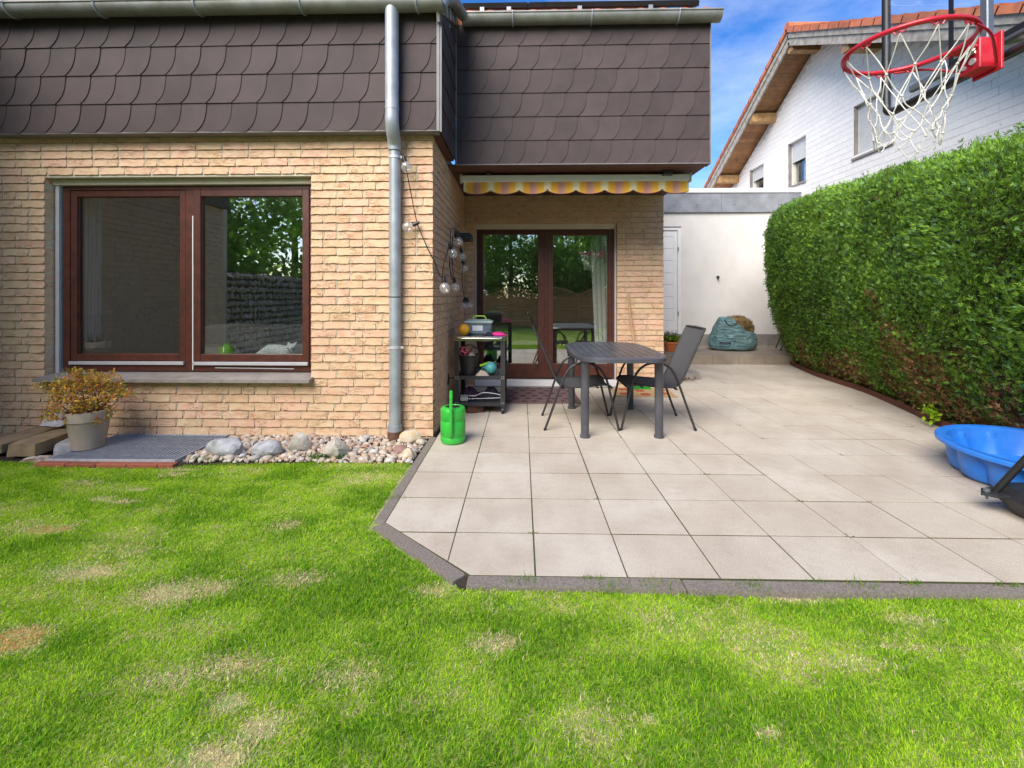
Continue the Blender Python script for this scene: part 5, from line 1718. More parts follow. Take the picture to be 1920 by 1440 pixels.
for lx_, sx in ((X0, 1), (X1, -1)):
    for ly_, sy in ((Y0, 1), (Y1_, -1)):
        a, b = sorted((lx_, lx_ + sx * .050)); c, d = sorted((ly_, ly_ + sy * .003)); e, g_ = sorted((ly_ + sy * .0032, ly_ + sy * .046)); h, i_ = sorted((lx_, lx_ + sx * .003))
        lg = MB().box((a, c, 0.085), (b, d, 0.8075)).box((h, e, 0.085), (i_, g_, 0.8075)).build('leg', MAT['darkmetal'], ct)
        for z in (0.415, 0.395, 0.125):
            for dx in (.014, .036):
                MB().tube([(lx_ + sx * dx, ly_ - sy * .001, z), (lx_ + sx * dx, ly_ - sy * .005, z)], .005, 6).build('bolt', MAT['alu'], lg)
        k = (lx_ + sx * .028, ly_ + sy * .03)
        cs = MB().tube([(k[0] - .013, k[1], .037), (k[0] + .013, k[1], .037)], .036, 18).build('caster', MAT['black'], ct, smooth=40)
        MB().box((k[0] - .019, k[1] - .03, .035), (k[0] - .0155, k[1] + .03, .084)).box((k[0] + .0155, k[1] - .03, .035), (k[0] + .019, k[1] + .03, .084)).box((k[0] - .024, k[1] - .03, .0742), (k[0] + .024, k[1] + .03, .0842)).build('caster_fork', MAT['darkmetal'], cs)
for z, nm in ((0.405, 'shelf'), (0.112, 'shelf')):
    MB().box((X0 + .0035, Y0 + .0035, z), (X1 - .0035, Y1_ - .0035, z + .012)).box((X0 + .052, Y0 + .0005, z - .022), (X1 - .052, Y0 + .0033, z + .018)).box((X0 + .052, Y1_ - .003, z - .022), (X1 - .052, Y1_, z + .018)).build(nm, MAT['darkmetal'], ct)
MB().box((X0 - .075, Y0 + .02, .335), (X0 - .060, Y0 + .035, .44), .003).box((X0 - .06, Y0 + .02, .385), (X0 - .001, Y0 + .035, .40), .003).tube([(X0 - .068, Y0 + .027, .34), (X0 - .068, Y0 - .02, .325), (X0 - .068, Y0 - .03, .35)], .006, 6).build('side_hook', MAT['black'], ct)

# on the top
bl_ = empty('ball', (-0.655, 5.10, 0.935), 'small orange ball with black seams on the steel trolley top', 'ball')
MB().sphere((-0.655, 5.10, 0.9275), 0.065, 24, 14).build('skin', MAT['orange'], bl_, smooth=80)
sm_ = MB()
for ax in range(3):
    pts = [(math.cos(a) * .0655, math.sin(a) * .0655) for a in [2 * math.pi * k / 32 for k in range(32)]]
    tl_ = Matrix.Rotation(.4, 3, 'X') @ Matrix.Rotation(.3, 3, 'Y')
    P3 = [tl_ @ Vector((a, b, 0) if ax == 0 else (a, 0, b) if ax == 1 else (0, a, b)) + Vector((-0.655, 5.10, 0.9275)) for a, b in pts]
    sm_.tube(P3, .0016, 4, closed=True)
sm_.build('seam', MAT['orange'] if False else M('ball_seam', (0.45, 0.13, 0.01), .6), bl_)
sb = empty('storage_box', (-0.50, 5.30, 0.862), 'translucent grey-green storage box with lime carry handle on the trolley', 'box')
MB().box((-0.66, 5.22, 0.864), (-0.355, 5.42, 0.985), .012).build('box_body', M('box_body', (0.10, 0.13, 0.17), .3, scale=12, col2=(0.24, 0.30, 0.32)), sb, smooth=30)
MB().box((-0.672, 5.208, 0.986), (-0.343, 5.432, 1.018), .010).box((-0.64, 5.24, 1.0185), (-0.375, 5.40, 1.030), .006).build('lid', MAT['boxblue'], sb, smooth=30)
MB().tube(smoothpath([(-0.575, 5.31, 1.03), (-0.565, 5.31, 1.062), (-0.54, 5.31, 1.07), (-0.46, 5.31, 1.07), (-0.435, 5.31, 1.062), (-0.425, 5.31, 1.03)], 3), .009, 8).build('handle', MAT['lime'], sb, smooth=60)
MB().box((-0.575, 5.2165, 0.905), (-0.455, 5.2195, 0.965)).build('paper_label', MAT['paper'], sb)


def cloth(name, c, sx, sy, h, seed, mat, lab, cat='cloth', n=18):
    """a crumpled lump of cloth resting on z = c.z"""
    vs, fs = [], []
    for j in range(n):
        for i in range(n):
            u, w_ = i / (n - 1) * 2 - 1, j / (n - 1) * 2 - 1
            rr_ = min(1, math.hypot(u, w_))
            k = noise.noise(Vector((u * 2.2 + seed, w_ * 2.2, seed))) * .5 + .5
            kk = noise.noise(Vector((u * 5 + seed, w_ * 5, seed * 2)))
            e_ = max(0, 1 - rr_ ** 2.2)
            vs.append((c[0] + u * sx * (1 - .12 * kk), c[1] + w_ * sy * (1 + .15 * kk), c[2] + .003 + h * e_ * (.45 + .75 * k + .25 * kk)))
    for j in range(n - 1):
        for i in range(n - 1):
            u, w_ = (i + .5) / (n - 1) * 2 - 1, (j + .5) / (n - 1) * 2 - 1
            if math.hypot(u, w_) < 1.02:
                fs.append((j * n + i, j * n + i + 1, (j + 1) * n + i + 1, (j + 1) * n + i))
    me = MB().add(vs, fs).mesh(name, MAT[mat], 80)
    o = link(name, me, None, lab, cat)
    return o
cloth('glove', (-0.275, 5.12, 0.862), .105, .05, .038, 3, 'pink', 'bright pink glove lying on the steel trolley top', 'glove')
cloth('glove', (-0.375, 5.06, 0.862), .055, .045, .040, 8, 'navy', 'dark crumpled glove beside the bright pink one on the trolley', 'glove')
# middle shelf
ZS = 0.417
bk = empty('bucket', (-0.61, 5.13, ZS), 'black bucket full of toys on the middle trolley shelf', 'bucket')
MB().lathe([(0.085, 0), (0.090, 0.004), (0.112, 0.205), (0.120, 0.207), (0.120, 0.225), (0.110, 0.225), (0.086, 0.012), (0.001, 0.01)], (-0.605, 5.13, ZS + .001), 28, True, False).build('pail', MAT['black'], bk, smooth=35)
MB().tube(arcpts((-0.605, ZS + .215), .117, 20, 160, 12, 'xz', 5.16), .004, 6).build('bail', MAT['darkmetal'], bk)
hb = empty('lattice_ball', (-0.655, 5.10, 0.70), 'pink lattice ball with round holes on top of the black bucket', 'ball')
bm = bmesh.new()
bmesh.ops.create_icosphere(bm, subdivisions=1, radius=0.060)
lat = MB()
cen = Vector((-0.655, 5.09, ZS + .265))
faces = [f.calc_center_median().normalized() * .058 for f in bm.faces]
dual = []
for e in bm.edges:
    a, b = [f.calc_center_median().normalized() * .058 for f in e.link_faces]
    lat.tube([cen + a, cen + (a + b).normalized() * .059, cen + b], .0075, 6)
bm.free()
lat.build('web', MAT['pinkr'], hb, smooth=60)
cloth('toy', (-0.575, 5.13, ZS + .20), .055, .06, .055, 12, 'cream', 'pale rope toy sticking out of the black bucket', 'toy')
MB().tube(smoothpath([(-0.61, 5.20, ZS + .21), (-0.58, 5.19, ZS + .285), (-0.53, 5.18, ZS + .29), (-0.505, 5.17, ZS + .24)], 5), .010, 8).build('toy', MAT['plank'], smooth=60, label='brown curved stick toy leaning inside the black bucket', cat='toy')
MB().sphere((-0.355, 5.12, ZS + .073), .071, 24, 14).build('ball', MAT['teal'], smooth=80, label='teal mottled ball on the middle trolley shelf', cat='ball')
MB().obox((-0.425, 5.15, ZS + .115), (.055, .01, .018), (0, .012, 0), (-.004, 0, .010)).build('brush', MAT['lime'], label='lime green plastic brush beside the teal ball', cat='brush')
MB().tube([(-0.455, 5.18, ZS + .075), (-0.40, 5.16, ZS + .07)], .022, 12).tube([(-0.47, 5.19, ZS + .05), (-0.44, 5.18, ZS + .02)], .010, 8).build('toy', MAT['teal'], smooth=50, label='teal tube toy left of the teal ball', cat='toy')
cloth('rag', (-0.445, 5.04, ZS), .075, .04, .062, 5, 'cream', 'cream crumpled rag at the front of the middle trolley shelf', 'rag')
# bottom shelf
ZB = 0.124
cloth('shoe_bag', (-0.60, 5.20, ZB), .11, .12, .16, 31, 'purple', 'dark purple cloth heap on the bottom trolley shelf', 'cloth')
cloth('shoe_bag', (-0.36, 5.22, ZB), .11, .12, .15, 37, 'navy', 'black cloth heap on the right of the bottom trolley shelf', 'cloth')
gt = empty('wire_brush', (-0.50, 5.05, ZB), 'grey grill brush with chrome handles across the bottom trolley shelf', 'brush')
MB().box((-0.69, 5.03, ZB + .02), (-0.60, 5.075, ZB + .075), .005).build('brush_head', MAT['greysteel'], gt)
for k in range(6):
    MB().box((-0.685 + k * .014, 5.024, ZB + .012), (-0.677 + k * .014, 5.03, ZB + .05)).build('bristle_row', MAT['alu'], gt)
MB().tube(smoothpath([(-0.60, 5.05, ZB + .065), (-0.52, 5.05, ZB + .068), (-0.44, 5.05, ZB + .10), (-0.33, 5.05, ZB + .095), (-0.23, 5.05, ZB + .072)], 5), .005, 6).tube([(-0.60, 5.05, ZB + .03), (-0.23, 5.05, ZB + .045)], .004, 6).build('handle', MAT['alu'], gt, smooth=60)
rotbox('crate', (-0.56, 5.17, 0.047), (.10, .14, .046), R(18), 'soffit', 'brown flat box on the patio underneath the trolley', 'box', 9)

# ------------------------------------------------------------------ mats
mt_ = empty('door_mat', (0.25, 6.0, 0), 'brownish-mauve door mat with dark paw prints at the terrace door', 'mat')
vs_, fs_ = [], []
nx_, ny_ = 30, 20
for zz in (0.001, 0.012):
    for j in range(ny_ + 1):
        for i in range(nx_ + 1):
            u, w_ = i / nx_, j / ny_
            z = zz + (.004 * noise.noise(Vector((u * 5, w_ * 4, 2))) if zz > .005 else 0)
            vs_.append((-0.235 + u * .95 + .006 * math.sin(w_ * 9), 5.485 + w_ * .93 + .006 * math.sin(u * 11), z))
w1, N_ = nx_ + 1, (nx_ + 1) * (ny_ + 1)
for j in range(ny_):
    for i in range(nx_):
        fs_.append((N_ + j * w1 + i, N_ + j * w1 + i + 1, N_ + (j + 1) * w1 + i + 1, N_ + (j + 1) * w1 + i))
per_ = [i for i in range(w1)] + [j * w1 + nx_ for j in range(1, ny_ + 1)] + [ny_ * w1 + i for i in range(nx_ - 1, -1, -1)] + [j * w1 for j in range(ny_ - 1, 0, -1)]
for a in range(len(per_)):
    b = per_[(a + 1) % len(per_)]
    fs_.append((per_[a], b, N_ + b, N_ + per_[a]))
MB().add(vs_, fs_).build('pile', MAT['mat_brown'], mt_, smooth=40)
pw = MB()
def disc(cx, cy, rx, ry, z, n=8):
    pw.prism([(cx + rx * math.cos(6.283 * k / n), cy + ry * math.sin(6.283 * k / n)) for k in range(n)], z, z + .0035)
for j in range(6):
    for i in range(6):
        cx, cy = -0.15 + i * .158 + .07 * (j % 2) + random.uniform(-.02, .02), 5.55 + j * .155 + random.uniform(-.02, .02)
        if cx > .66: continue
        a = random.uniform(-.8, .8)
        disc(cx, cy, .026, .022, .0125)
        for q in range(4):
            b = a + R(90) + R(-54 + 36 * q)
            disc(cx + .043 * math.cos(b), cy + .043 * math.sin(b), .0105, .0125, .0125, 6)
pw.build('paw_print', MAT['paw'], mt_, kind='stuff')
cm = empty('coir_mat', (1.66, 6.1, 0), 'tan coir mat with red flower print near the wall beyond the table', 'mat')
MB().prism([(1.22, 5.90), (2.0, 5.86), (2.03, 6.38), (1.25, 6.44)], 0.001, 0.014, .003).build('pile', MAT['coir'], cm)
pw = MB()
for cx, cy in ((1.36, 6.02), (1.60, 6.22), (1.62, 5.98), (1.86, 6.05), (1.90, 6.27), (1.40, 6.30)):
    for q in range(6):
        disc(cx + .045 * math.cos(q * 1.047), cy + .045 * math.sin(q * 1.047), .026, .026, .0145, 8)
pw.build('flower_print', MAT['flower_red'], cm, kind='stuff')

# ------------------------------------------------------------------ table
tb = empty('garden_table', (0.92, 4.72, 0), 'anthracite plastic garden table with rounded top on four round legs', 'table')
def outline(ins=0.0, n=12):
    """barrel-shaped rounded rectangle"""
    cx, cy, hx_, hy_ = 0.922, 4.72, 0.44 - ins, 0.735 - ins
    out = []
    for q in range(4 * n):
        a = 2 * math.pi * (q + .5) / (4 * n)
        c, s = math.cos(a), math.sin(a)
        e = 0.40
        x = math.copysign(abs(c) ** e, c) * hx_ * (1 - 0.05 * (abs(s) ** e) ** 2)
        y = math.copysign(abs(s) ** e, s) * hy_ * (1 - 0.035 * (abs(c) ** e) ** 2)
        out.append((cx + x, cy + y))
    return out
o0, o1 = outline(0), outline(.055)
n = len(o0)
vs_ = [(x, y, .712) for x, y in outline(.012)] + [(x, y, .715) for x, y in o0] + [(x, y, .746) for x, y in o0] + [(x, y, .757) for x, y in outline(.012)] + [(x, y, .757) for x, y in o1] + [(x, y, .750) for x, y in outline(.058)]
fs_ = [tuple(range(n - 1, -1, -1))] + [(r * n + i, r * n + (i + 1) % n, (r + 1) * n + (i + 1) % n, (r + 1) * n + i) for r in range(5) for i in range(n)] + [tuple(range(5 * n, 6 * n))]
MB().add(vs_, fs_).build('tabletop', MAT['dplastic'], tb, smooth=35)
o2 = outline(.061)
nsl = 10
x0_, x1_ = min(p[0] for p in o2), max(p[0] for p in o2)
for k in range(nsl):
    a, b = x0_ + (x1_ - x0_) * k / nsl + .003, x0_ + (x1_ - x0_) * (k + 1) / nsl - .003
    q = clip(clip(o2, -1, 0, -a), 1, 0, b)
    if len(q) > 2:
        MB().prism(q, .7495, .7575, .0015).build('slat', MAT['dplastic'], tb)
for lx_, ly_ in ((0.580, 4.19), (1.262, 4.20), (0.575, 5.27), (1.255, 5.28)):
    prof = [(0.046, 0.001), (0.047, 0.022), (0.037, 0.026), (0.0375, 0.03), (0.0405, 0.70), (0.050, 0.715)]
    MB().lathe(prof, (lx_, ly_, 0), 24, True, True, lambda a, z: 1 - .045 * (abs(math.cos(a * 4)) ** 6)).build('leg', MAT['dplastic'], tb, smooth=40)

# ------------------------------------------------------------------ chairs (built facing +X, origin on the floor)
def sling_mat():
    m, nn, l, b = newmat('chair_mesh')
    tc = nn.new('ShaderNodeTexCoord')
    wv = nn.new('ShaderNodeTexWave')
    wv.bands_direction = 'Y'
    wv.inputs['Scale'].default_value = 34
    l(tc.outputs['Object'], wv.inputs['Vector'])
    c = ramp(nn, l, wv.outputs[0], [(0.2, (0.036, 0.036, 0.040)), (0.6, (0.125, 0.122, 0.128))])
    l(c, b.inputs['Base Color'])
    b.inputs['Roughness'].default_value = 0.75
    bump(nn, l, b, wv.outputs[0], 0.5, .003)
    return m
MAT['sling'] = sling_mat()
ch = empty('garden_chair', (0, 0, 0), 'dark metal garden chair with mesh sling on the door side, facing right to the table', 'chair', 'sling chairs at the garden table')
HW = 0.275
ctrl = [(-0.115, .985), (-0.05, .84), (0.02, .68), (0.085, .53), (0.125, .455), (0.18, .420), (0.27, .415), (0.40, .425), (0.54, .440), (0.61, .435), (0.645, .405)]
prof = smoothpath([(x, 0, z) for x, z in ctrl], 3)
for sy in (-1, 1):
    MB().tube([(p.x, sy * (HW - .032), p.z) for p in prof], .0115, 8).build('seat_rail', MAT['darkmetal'], ch, smooth=60)
    side = smoothpath([(-0.012, sy * HW, .004), (0.06, sy * HW, .20), (0.125, sy * HW, .385), (0.165, sy * HW, .49), (0.215, sy * HW, .585), (0.285, sy * HW, .640), (0.375, sy * HW, .655), (0.47, sy * HW, .635), (0.545, sy * HW, .570), (0.595, sy * HW, .465), (0.635, sy * HW, .30), (0.705, sy * HW, .004)], 4)
    MB().tube(side, .0115, 10).build('leg', MAT['darkmetal'], ch, smooth=60)
    MB().tube([(-0.012, sy * HW, .0), (-0.008, sy * HW, .02)], .014, 8).tube([(.705, sy * HW, 0), (.702, sy * HW, .02)], .014, 8).build('foot_cap', MAT['black'], ch)
vs_, fs_ = [], []
m_ = len(prof)
for tk in (0, 1):
    for i, p in enumerate(prof):
        t = (prof[min(i + 1, m_ - 1)] - prof[max(i - 1, 0)]).normalized()
        nn_v = Vector((-t.z, 0, t.x)) if True else None
        for j in range(7):
            u = j / 6 * 2 - 1
            sag = .010 * (1 - u * u)
            q = p + nn_v * (-(sag) + (.0022 if tk else -.0022)) * (1)
            vs_.append((q.x, u * (HW - .034), q.z))
o_ = m_ * 7
for i in range(m_ - 1):
    for j in range(6):
        a = i * 7 + j
        fs_.append((a, a + 1, a + 8, a + 7))
        fs_.append((o_ + a, o_ + a + 7, o_ + a + 8, o_ + a + 1))
MB().add(vs_, fs_).build('sling', MAT['sling'], ch, smooth=60)
MB().tube([(prof[0].x, -HW + .032, prof[0].z), (prof[0].x - .006, 0, prof[0].z + .004), (prof[0].x, HW - .032, prof[0].z)], .0115, 8).tube([(.17, -HW, .40), (.17, HW, .40)], .010, 8).tube([(.50, -HW, .418), (.50, HW, .418)], .010, 8).build('crossbar', MAT['darkmetal'], ch, smooth=60)
ch.location = (0.232, 4.672, 0)
c2 = dup(ch, (1.667, 4.692, 0), math.pi, 'dark metal mesh chair on the open patio side, facing left to the table')
c3 = dup(ch, (5.46, 9.75, 0.176), R(-20), 'dark garden chair half hidden behind the hedge end next to the teal bag')
del c3['group']

# ------------------------------------------------------------------ broom, flower pot, block, bag
bo = empty('broom', (1.63, 6.36, 0), 'broom with bare wooden handle leaning on the brick pier right of the door', 'broom')
MB().tube([(1.498, 6.465, 1.345), (1.63, 6.33, 0.10)], .0125, 10).build('handle', MAT['broomwood'], bo, smooth=60)
MB().obox((1.635, 6.325, .09), (.15, .01, 0), (0, .03, 0), (0, 0, .018)).build('head', MAT['broomwood'], bo)
br_ = MB()
for i in range(30):
    for j in range(5):
        x, y = 1.49 + i * .0098, 6.302 + j * .011
        br_.tube([(x, y, .075), (x + random.uniform(-.012, .012), y + random.uniform(-.015, .01), .002)], .003, 4, caps=False)
br_.build('bristle', MAT['green'], bo, kind='stuff')

fp = empty('flower_pot', (3.05, 9.33, 0.175), 'terracotta bowl of yellow flowers at the house corner by the step', 'potted plant')
FP = (3.06, 9.33, 0.176)
MB().lathe([(0.11, 0), (0.115, .004), (0.158, .165), (0.170, .168), (0.172, .205), (0.160, .207), (0.155, .18)], FP, 30, True, False).build('pot', MAT['terra'], fp, smooth=35)
MB().lathe([(0.001, .185), (0.157, .183)], FP, 20, False, False).build('potting_soil', MAT['soil'], fp)
leafcloud('leaf', [(3.06 + .10 * math.cos(a), 9.33 + .10 * math.sin(a), .44 + .03 * math.sin(3 * a)) for a in np.linspace(0, 6, 8)], [(.085, .085, .065)] * 8, 900, .045, [(.05, .16, .02), (.10, .24, .03), (.03, .10, .02)], MAT['leaf'], fp, .2, kind='stuff')
leafcloud('blossom', [(3.02 + .05 * k, 9.24, .44 + .015 * (k % 2)) for k in range(-1, 4)], [(.05, .04, .035)] * 5, 130, .038, [(.80, .58, .02), (.75, .66, .05)], MAT['leaf'], fp, .3, kind='stuff')
leafcloud('blossom', [(2.98 + .05 * k, 9.36, .56) for k in range(-1, 5)], [(.05, .05, .05)] * 6, 130, .022, [(.35, .28, .32), (.25, .22, .22)], MAT['leaf'], fp, .3, kind='stuff')
rotbox('paving_block', (2.62, 7.35, .055), (.16, .22, .055), R(12), 'plinth', 'dark low concrete block behind the chair on the open patio side', 'block', 4)
leafcloud('litter', [(2.45, 7.05, .012), (2.58, 7.02, .012), (2.30, 6.95, .012)], [(.10, .06, .01)] * 3, 50, .05, [(.30, .18, .07), (.22, .13, .06)], MAT['leaf'], None, .2, kind='stuff')

bg_ = empty('garden_bag', (4.44, 9.62, 0.175), 'slumped teal garden waste bag full of dry cuttings on the step', 'bag')
nb, nvv = 48, 22
vs_, fs_ = [], []
prof_b = [(0.28, 0.0), (0.42, 0.01), (0.475, 0.06), (0.485, 0.14), (0.475, 0.22), (0.45, 0.30), (0.425, 0.38), (0.40, 0.46), (0.37, 0.53), (0.33, 0.59), (0.27, 0.60), (0.22, 0.57)]
for k, (r, z) in enumerate(prof_b):
    for i in range(nb):
        a = 2 * math.pi * i / nb
        ca, sa = math.cos(a), math.sin(a)
        low = max(0, math.cos(a - R(-25)))                       # opening sags to the right
        zz = z * (1.16 - .52 * low * (z / .6) ** 1.2)
        p = Vector((ca * 1.6, sa * 1.6, zz * 9))
        fold = 0.034 * math.sin(zz * 62 + 2.2 * math.sin(a * 2) + noise.noise(p) * 7) * min(1, z * 6) + .045 * noise.noise(p * .8 + Vector((3, 1, 2)))
        rr_ = r + fold
        vs_.append((4.43 + rr_ * ca * 1.0 + .05 * zz, 9.64 + rr_ * sa * .72, .176 + zz + .012 * noise.noise(p * 1.5)))
for k in range(len(prof_b) - 1):
    for i in range(nb):
        j = (i + 1) % nb
        fs_.append((k * nb + i, k * nb + j, (k + 1) * nb + j, (k + 1) * nb + i))
fs_.append(tuple(range(nb - 1, -1, -1)))
me = MB().add(vs_, fs_)
o = me.build('sack', MAT['bag'], bg_, smooth=70)
sb_ = o.modifiers.new('sub', 'SUBSURF'); sb_.levels = 1; sb_.render_levels = 1
MB().tube(smoothpath([(4.14, 9.335, .82), (4.17, 9.29, .74), (4.25, 9.262, .70), (4.33, 9.27, .73), (4.37, 9.31, .81)], 5), .013, 8, flat=.4).build('carry_strap', MAT['navy'], bg_, smooth=60)
MB().tube(smoothpath([(4.04, 9.36, .35), (4.12, 9.30, .355), (4.24, 9.27, .36)], 5), .018, 8, flat=.4).build('carry_strap', MAT['navy'], bg_, smooth=60)
v, f = blob(.32, 61, .3, 3, (1.02, .72, .80), 1.8)
hay = MB().add([(4.58 + p.x, 9.76 + p.y, .63 + p.z) for p in v], f).build('cuttings', MAT['plume'], bg_, smooth=70)
hs = MB()
for _ in range(700):
    d = Vector((random.gauss(0, 1), random.gauss(0, 1), abs(random.gauss(0, 1)))).normalized()
    p = Vector((4.58 + d.x * .31, 9.76 + d.y * .22, .63 + d.z * .245))
    q = p + Vector((random.uniform(-.07, .07), random.uniform(-.07, .07), random.uniform(-.02, .045)))
    hs.tube([p, q], random.uniform(.003, .006), 3, caps=False)
hs.build('straw', M('straw', (.34, .24, .09), .9, scale=15, col2=(.14, .08, .035)), bg_, kind='stuff')

# ------------------------------------------------------------------ paddling pool
pc, pr = (3.68, 3.17), 0.60
po = empty('paddling_pool', (pc[0], pc[1], 0), 'blue plastic shell-shaped paddling pool on the patio by the hedge', 'paddling pool')
NP = 128
def scal(a, z):
    return 1 - .085 * (1 - abs(math.sin(a * 7)) ** .6) * (1 if z < .215 else .0)
profp = [(.46, .006), (.522, .010), (.550, .035), (.563, .10), (.571, .20), (.574, .222), (.580, .230), (.612, .232), (.620, .228), (.622, .214), (.627, .214), (.626, .236), (.618, .243), (.572, .243), (.562, .236), (.557, .215), (.545, .10), (.525, .042), (.485, .022), (.38, .016), (.0005, .016)]
vs_, fs_ = [], []
for r, z in profp:
    for i in range(NP):
        a = 2 * math.pi * i / NP
        k = scal(a, z) if r < .576 else 1 - .0 * a
        # shell: slightly longer along Y, hinge side a little flatter
        vs_.append((pc[0] + r * k * math.cos(a) * .97, pc[1] + r * k * math.sin(a) * 1.06, z))
for k in range(len(profp) - 1):
    for i in range(NP):
        j = (i + 1) % NP
        fs_.append((k * NP + i, k * NP + j, (k + 1) * NP + j, (k + 1) * NP + i))
fs_.append(tuple(range(NP - 1, -1, -1)))
MB().add(vs_, fs_).build('shell', MAT['pool'], po, smooth=38)

# ------------------------------------------------------------------ portable basketball hoop
bh = empty('basketball_hoop', (3.2, 2.2, 0), 'portable basketball hoop with red rim, white net and black base', 'basketball hoop')
# tank base: rounded trapezoid tank with a flange
def tank(x0, x1, y0, y1, z0, z1, ins):
    m = MB()
    def ring(x0, x1, y0, y1, z, r=.07, n=5):
        out = []
        for cx, cy, a0 in ((x1 - r, y1 - r, 0), (x0 + r, y1 - r, 90), (x0 + r, y0 + r, 180), (x1 - r, y0 + r, 270)):
            for k in range(n + 1):
                a = R(a0 + 90 * k / n)
                out.append((cx + r * math.cos(a), cy + r * math.sin(a), z))
        return out
    rings = [ring(x0 + ins * 1.6, x1 - ins, y0 + ins, y1 - ins, z0), ring(x0 + ins * .7, x1 - ins * .4, y0 + ins * .4, y1 - ins * .4, z0 + (z1 - z0) * .45), ring(x0 + ins * .5, x1, y0, y1, z0 + (z1 - z0) * .62),
             ring(x0 + ins * .5 - .012, x1 + .01, y0 - .012, y1 + .012, z0 + (z1 - z0) * .62), ring(x0 + ins * .5 - .012, x1 + .01, y0 - .012, y1 + .012, z0 + (z1 - z0) * .68), ring(x0 + ins * .5 + .01, x1, y0 + .01, y1 - .01, z0 + (z1 - z0) * .69), ring(x0 + ins * 1.1, x1 - ins * .5, y0 + ins * .6, y1 - ins * .6, z1)]
    n = len(rings[0])
    vs = [p for r_ in rings for p in r_]
    fs = [(k * n + i, k * n + (i + 1) % n, (k + 1) * n + (i + 1) % n, (k + 1) * n + i) for k in range(len(rings) - 1) for i in range(n)]
    fs += [tuple(range(n - 1, -1, -1)), tuple(range((len(rings) - 1) * n, len(rings) * n))]
    return m.add(vs, fs)
tank(2.83, 3.85, 2.02, 2.86, .006, .168, .06).build('base', M('base_plastic', (.026, .026, .030), .42, var=.3, bmp=.15, bscale=120), bh, smooth=40)
MB().tube([(3.0, 2.66, .182), (3.6, 2.66, .182)], .045, 12).build('base_ridge', MAT['black'], bh, smooth=40)
MB().prism([(2.745, 2.77), (2.80, 2.725), (2.95, 2.72), (2.95, 2.87), (2.82, 2.845)], .112, .126, .003).build('base_tab', MAT['darkmetal'], bh)
MB().tube([(2.80, 2.79, .127), (2.80, 2.79, .142)], .016, 8).tube([(2.80, 2.79, .08), (2.80, 2.79, .111)], .007, 6).build('bolt', MAT['greysteel'], bh)
MB().tube([(2.845, 2.79, .12), (3.24, 2.42, 1.12)], .019, 10).build('brace', MAT['black'], bh, smooth=60)
MB().tube([(2.87, 2.06, .145), (3.26, 2.25, 1.12)], .019, 10).build('brace', MAT['black'], bh, smooth=60)
MB().tube([(3.32, 2.25, .12), (3.32, 2.22, 1.2), (3.32, 2.15, 2.6)], .048, 14).build('pole', MAT['black'], bh, smooth=60)
for yy in (2.12, 2.80):
    MB().tube([(3.90, yy - .03, .075), (3.90, yy + .03, .075)], .07, 16).build('wheel', MAT['black'], bh, smooth=40)
# board in the plane X = 2.05
BX, BY0, BY1, BZ0, BZ1 = 2.055, 1.42, 2.60, 2.325, 3.08
bf = MB()
def rrect(y0, y1, z0, z1, r, n=6):
    out = []
    for cy, cz, a0 in ((y1 - r, z1 - r, 0), (y0 + r, z1 - r, 90), (y0 + r, z0 + r, 180), (y1 - r, z0 + r, 270)):
        rr_ = r if cz > (z0 + z1) / 2 else r
        for k in range(n + 1):
            a = R(a0 + 90 * k / n)
            out.append((cy + rr_ * math.cos(a), cz + rr_ * math.sin(a)))
    return out
MB().tube([(BX, y, z) for y, z in rrect(BY0, BY1, BZ0, BZ1, .05)], .021, 8, closed=True).build('backboard_frame', MAT['black'], bh, smooth=60)
oo = rrect(BY0 + .012, BY1 - .012, BZ0 + .012, BZ1 - .012, .045)
n = len(oo)
MB().add([(BX - .004, y, z) for y, z in oo] + [(BX + .004, y, z) for y, z in oo], [tuple(range(n)), tuple(range(2 * n - 1, n - 1, -1))] + [(i, n + i, n + (i + 1) % n, (i + 1) % n) for i in range(n)]).build('backboard', MAT['clear'], bh)
sq = MB()
for a, b in (((1.70, 2.40), (1.725, 2.84)), ((2.195, 2.40), (2.22, 2.84)), ((1.725, 2.815), (2.195, 2.84)), ((1.725, 2.40), (2.195, 2.425))):
    sq.box((BX - .0065, a[0], a[1]), (BX - .0045, b[0], b[1]))
sq.build('target_square', MAT['black'], bh)
# lift arms behind the board
for yy in (1.84, 2.07):
    MB().tube(smoothpath([(BX + .03, yy, 2.44), (BX + .18, yy, 2.46), (BX + .60, yy + .05, 2.60), (3.32, 2.18, 2.40)], 4), .020, 8).tube(smoothpath([(BX + .03, yy, 2.82), (BX + .12, yy, 2.80), (BX + .6, yy + .05, 2.75), (3.32, 2.18, 2.50)], 4), .020, 8).build('lift_arm', MAT['greysteel'], bh, smooth=60)
    MB().box((BX + .008, yy - .018, 2.36), (BX + .04, yy + .018, 2.90), .004).build('board_strut', MAT['greysteel'], bh)
MB().box((BX + .0225, 1.42, 2.395), (BX + .05, 2.48, 2.43), .004).build('board_strut', MAT['greysteel'], bh)
MB().tube([(BX + .06, 1.80, 2.425), (BX + .06, 2.12, 2.425)], .012, 8).sphere((BX + .05, 1.86, 2.41), .022, 10, 6).sphere((BX + .05, 2.04, 2.37), .022, 10, 6).build('bolt', MAT['steel'], bh, smooth=60)
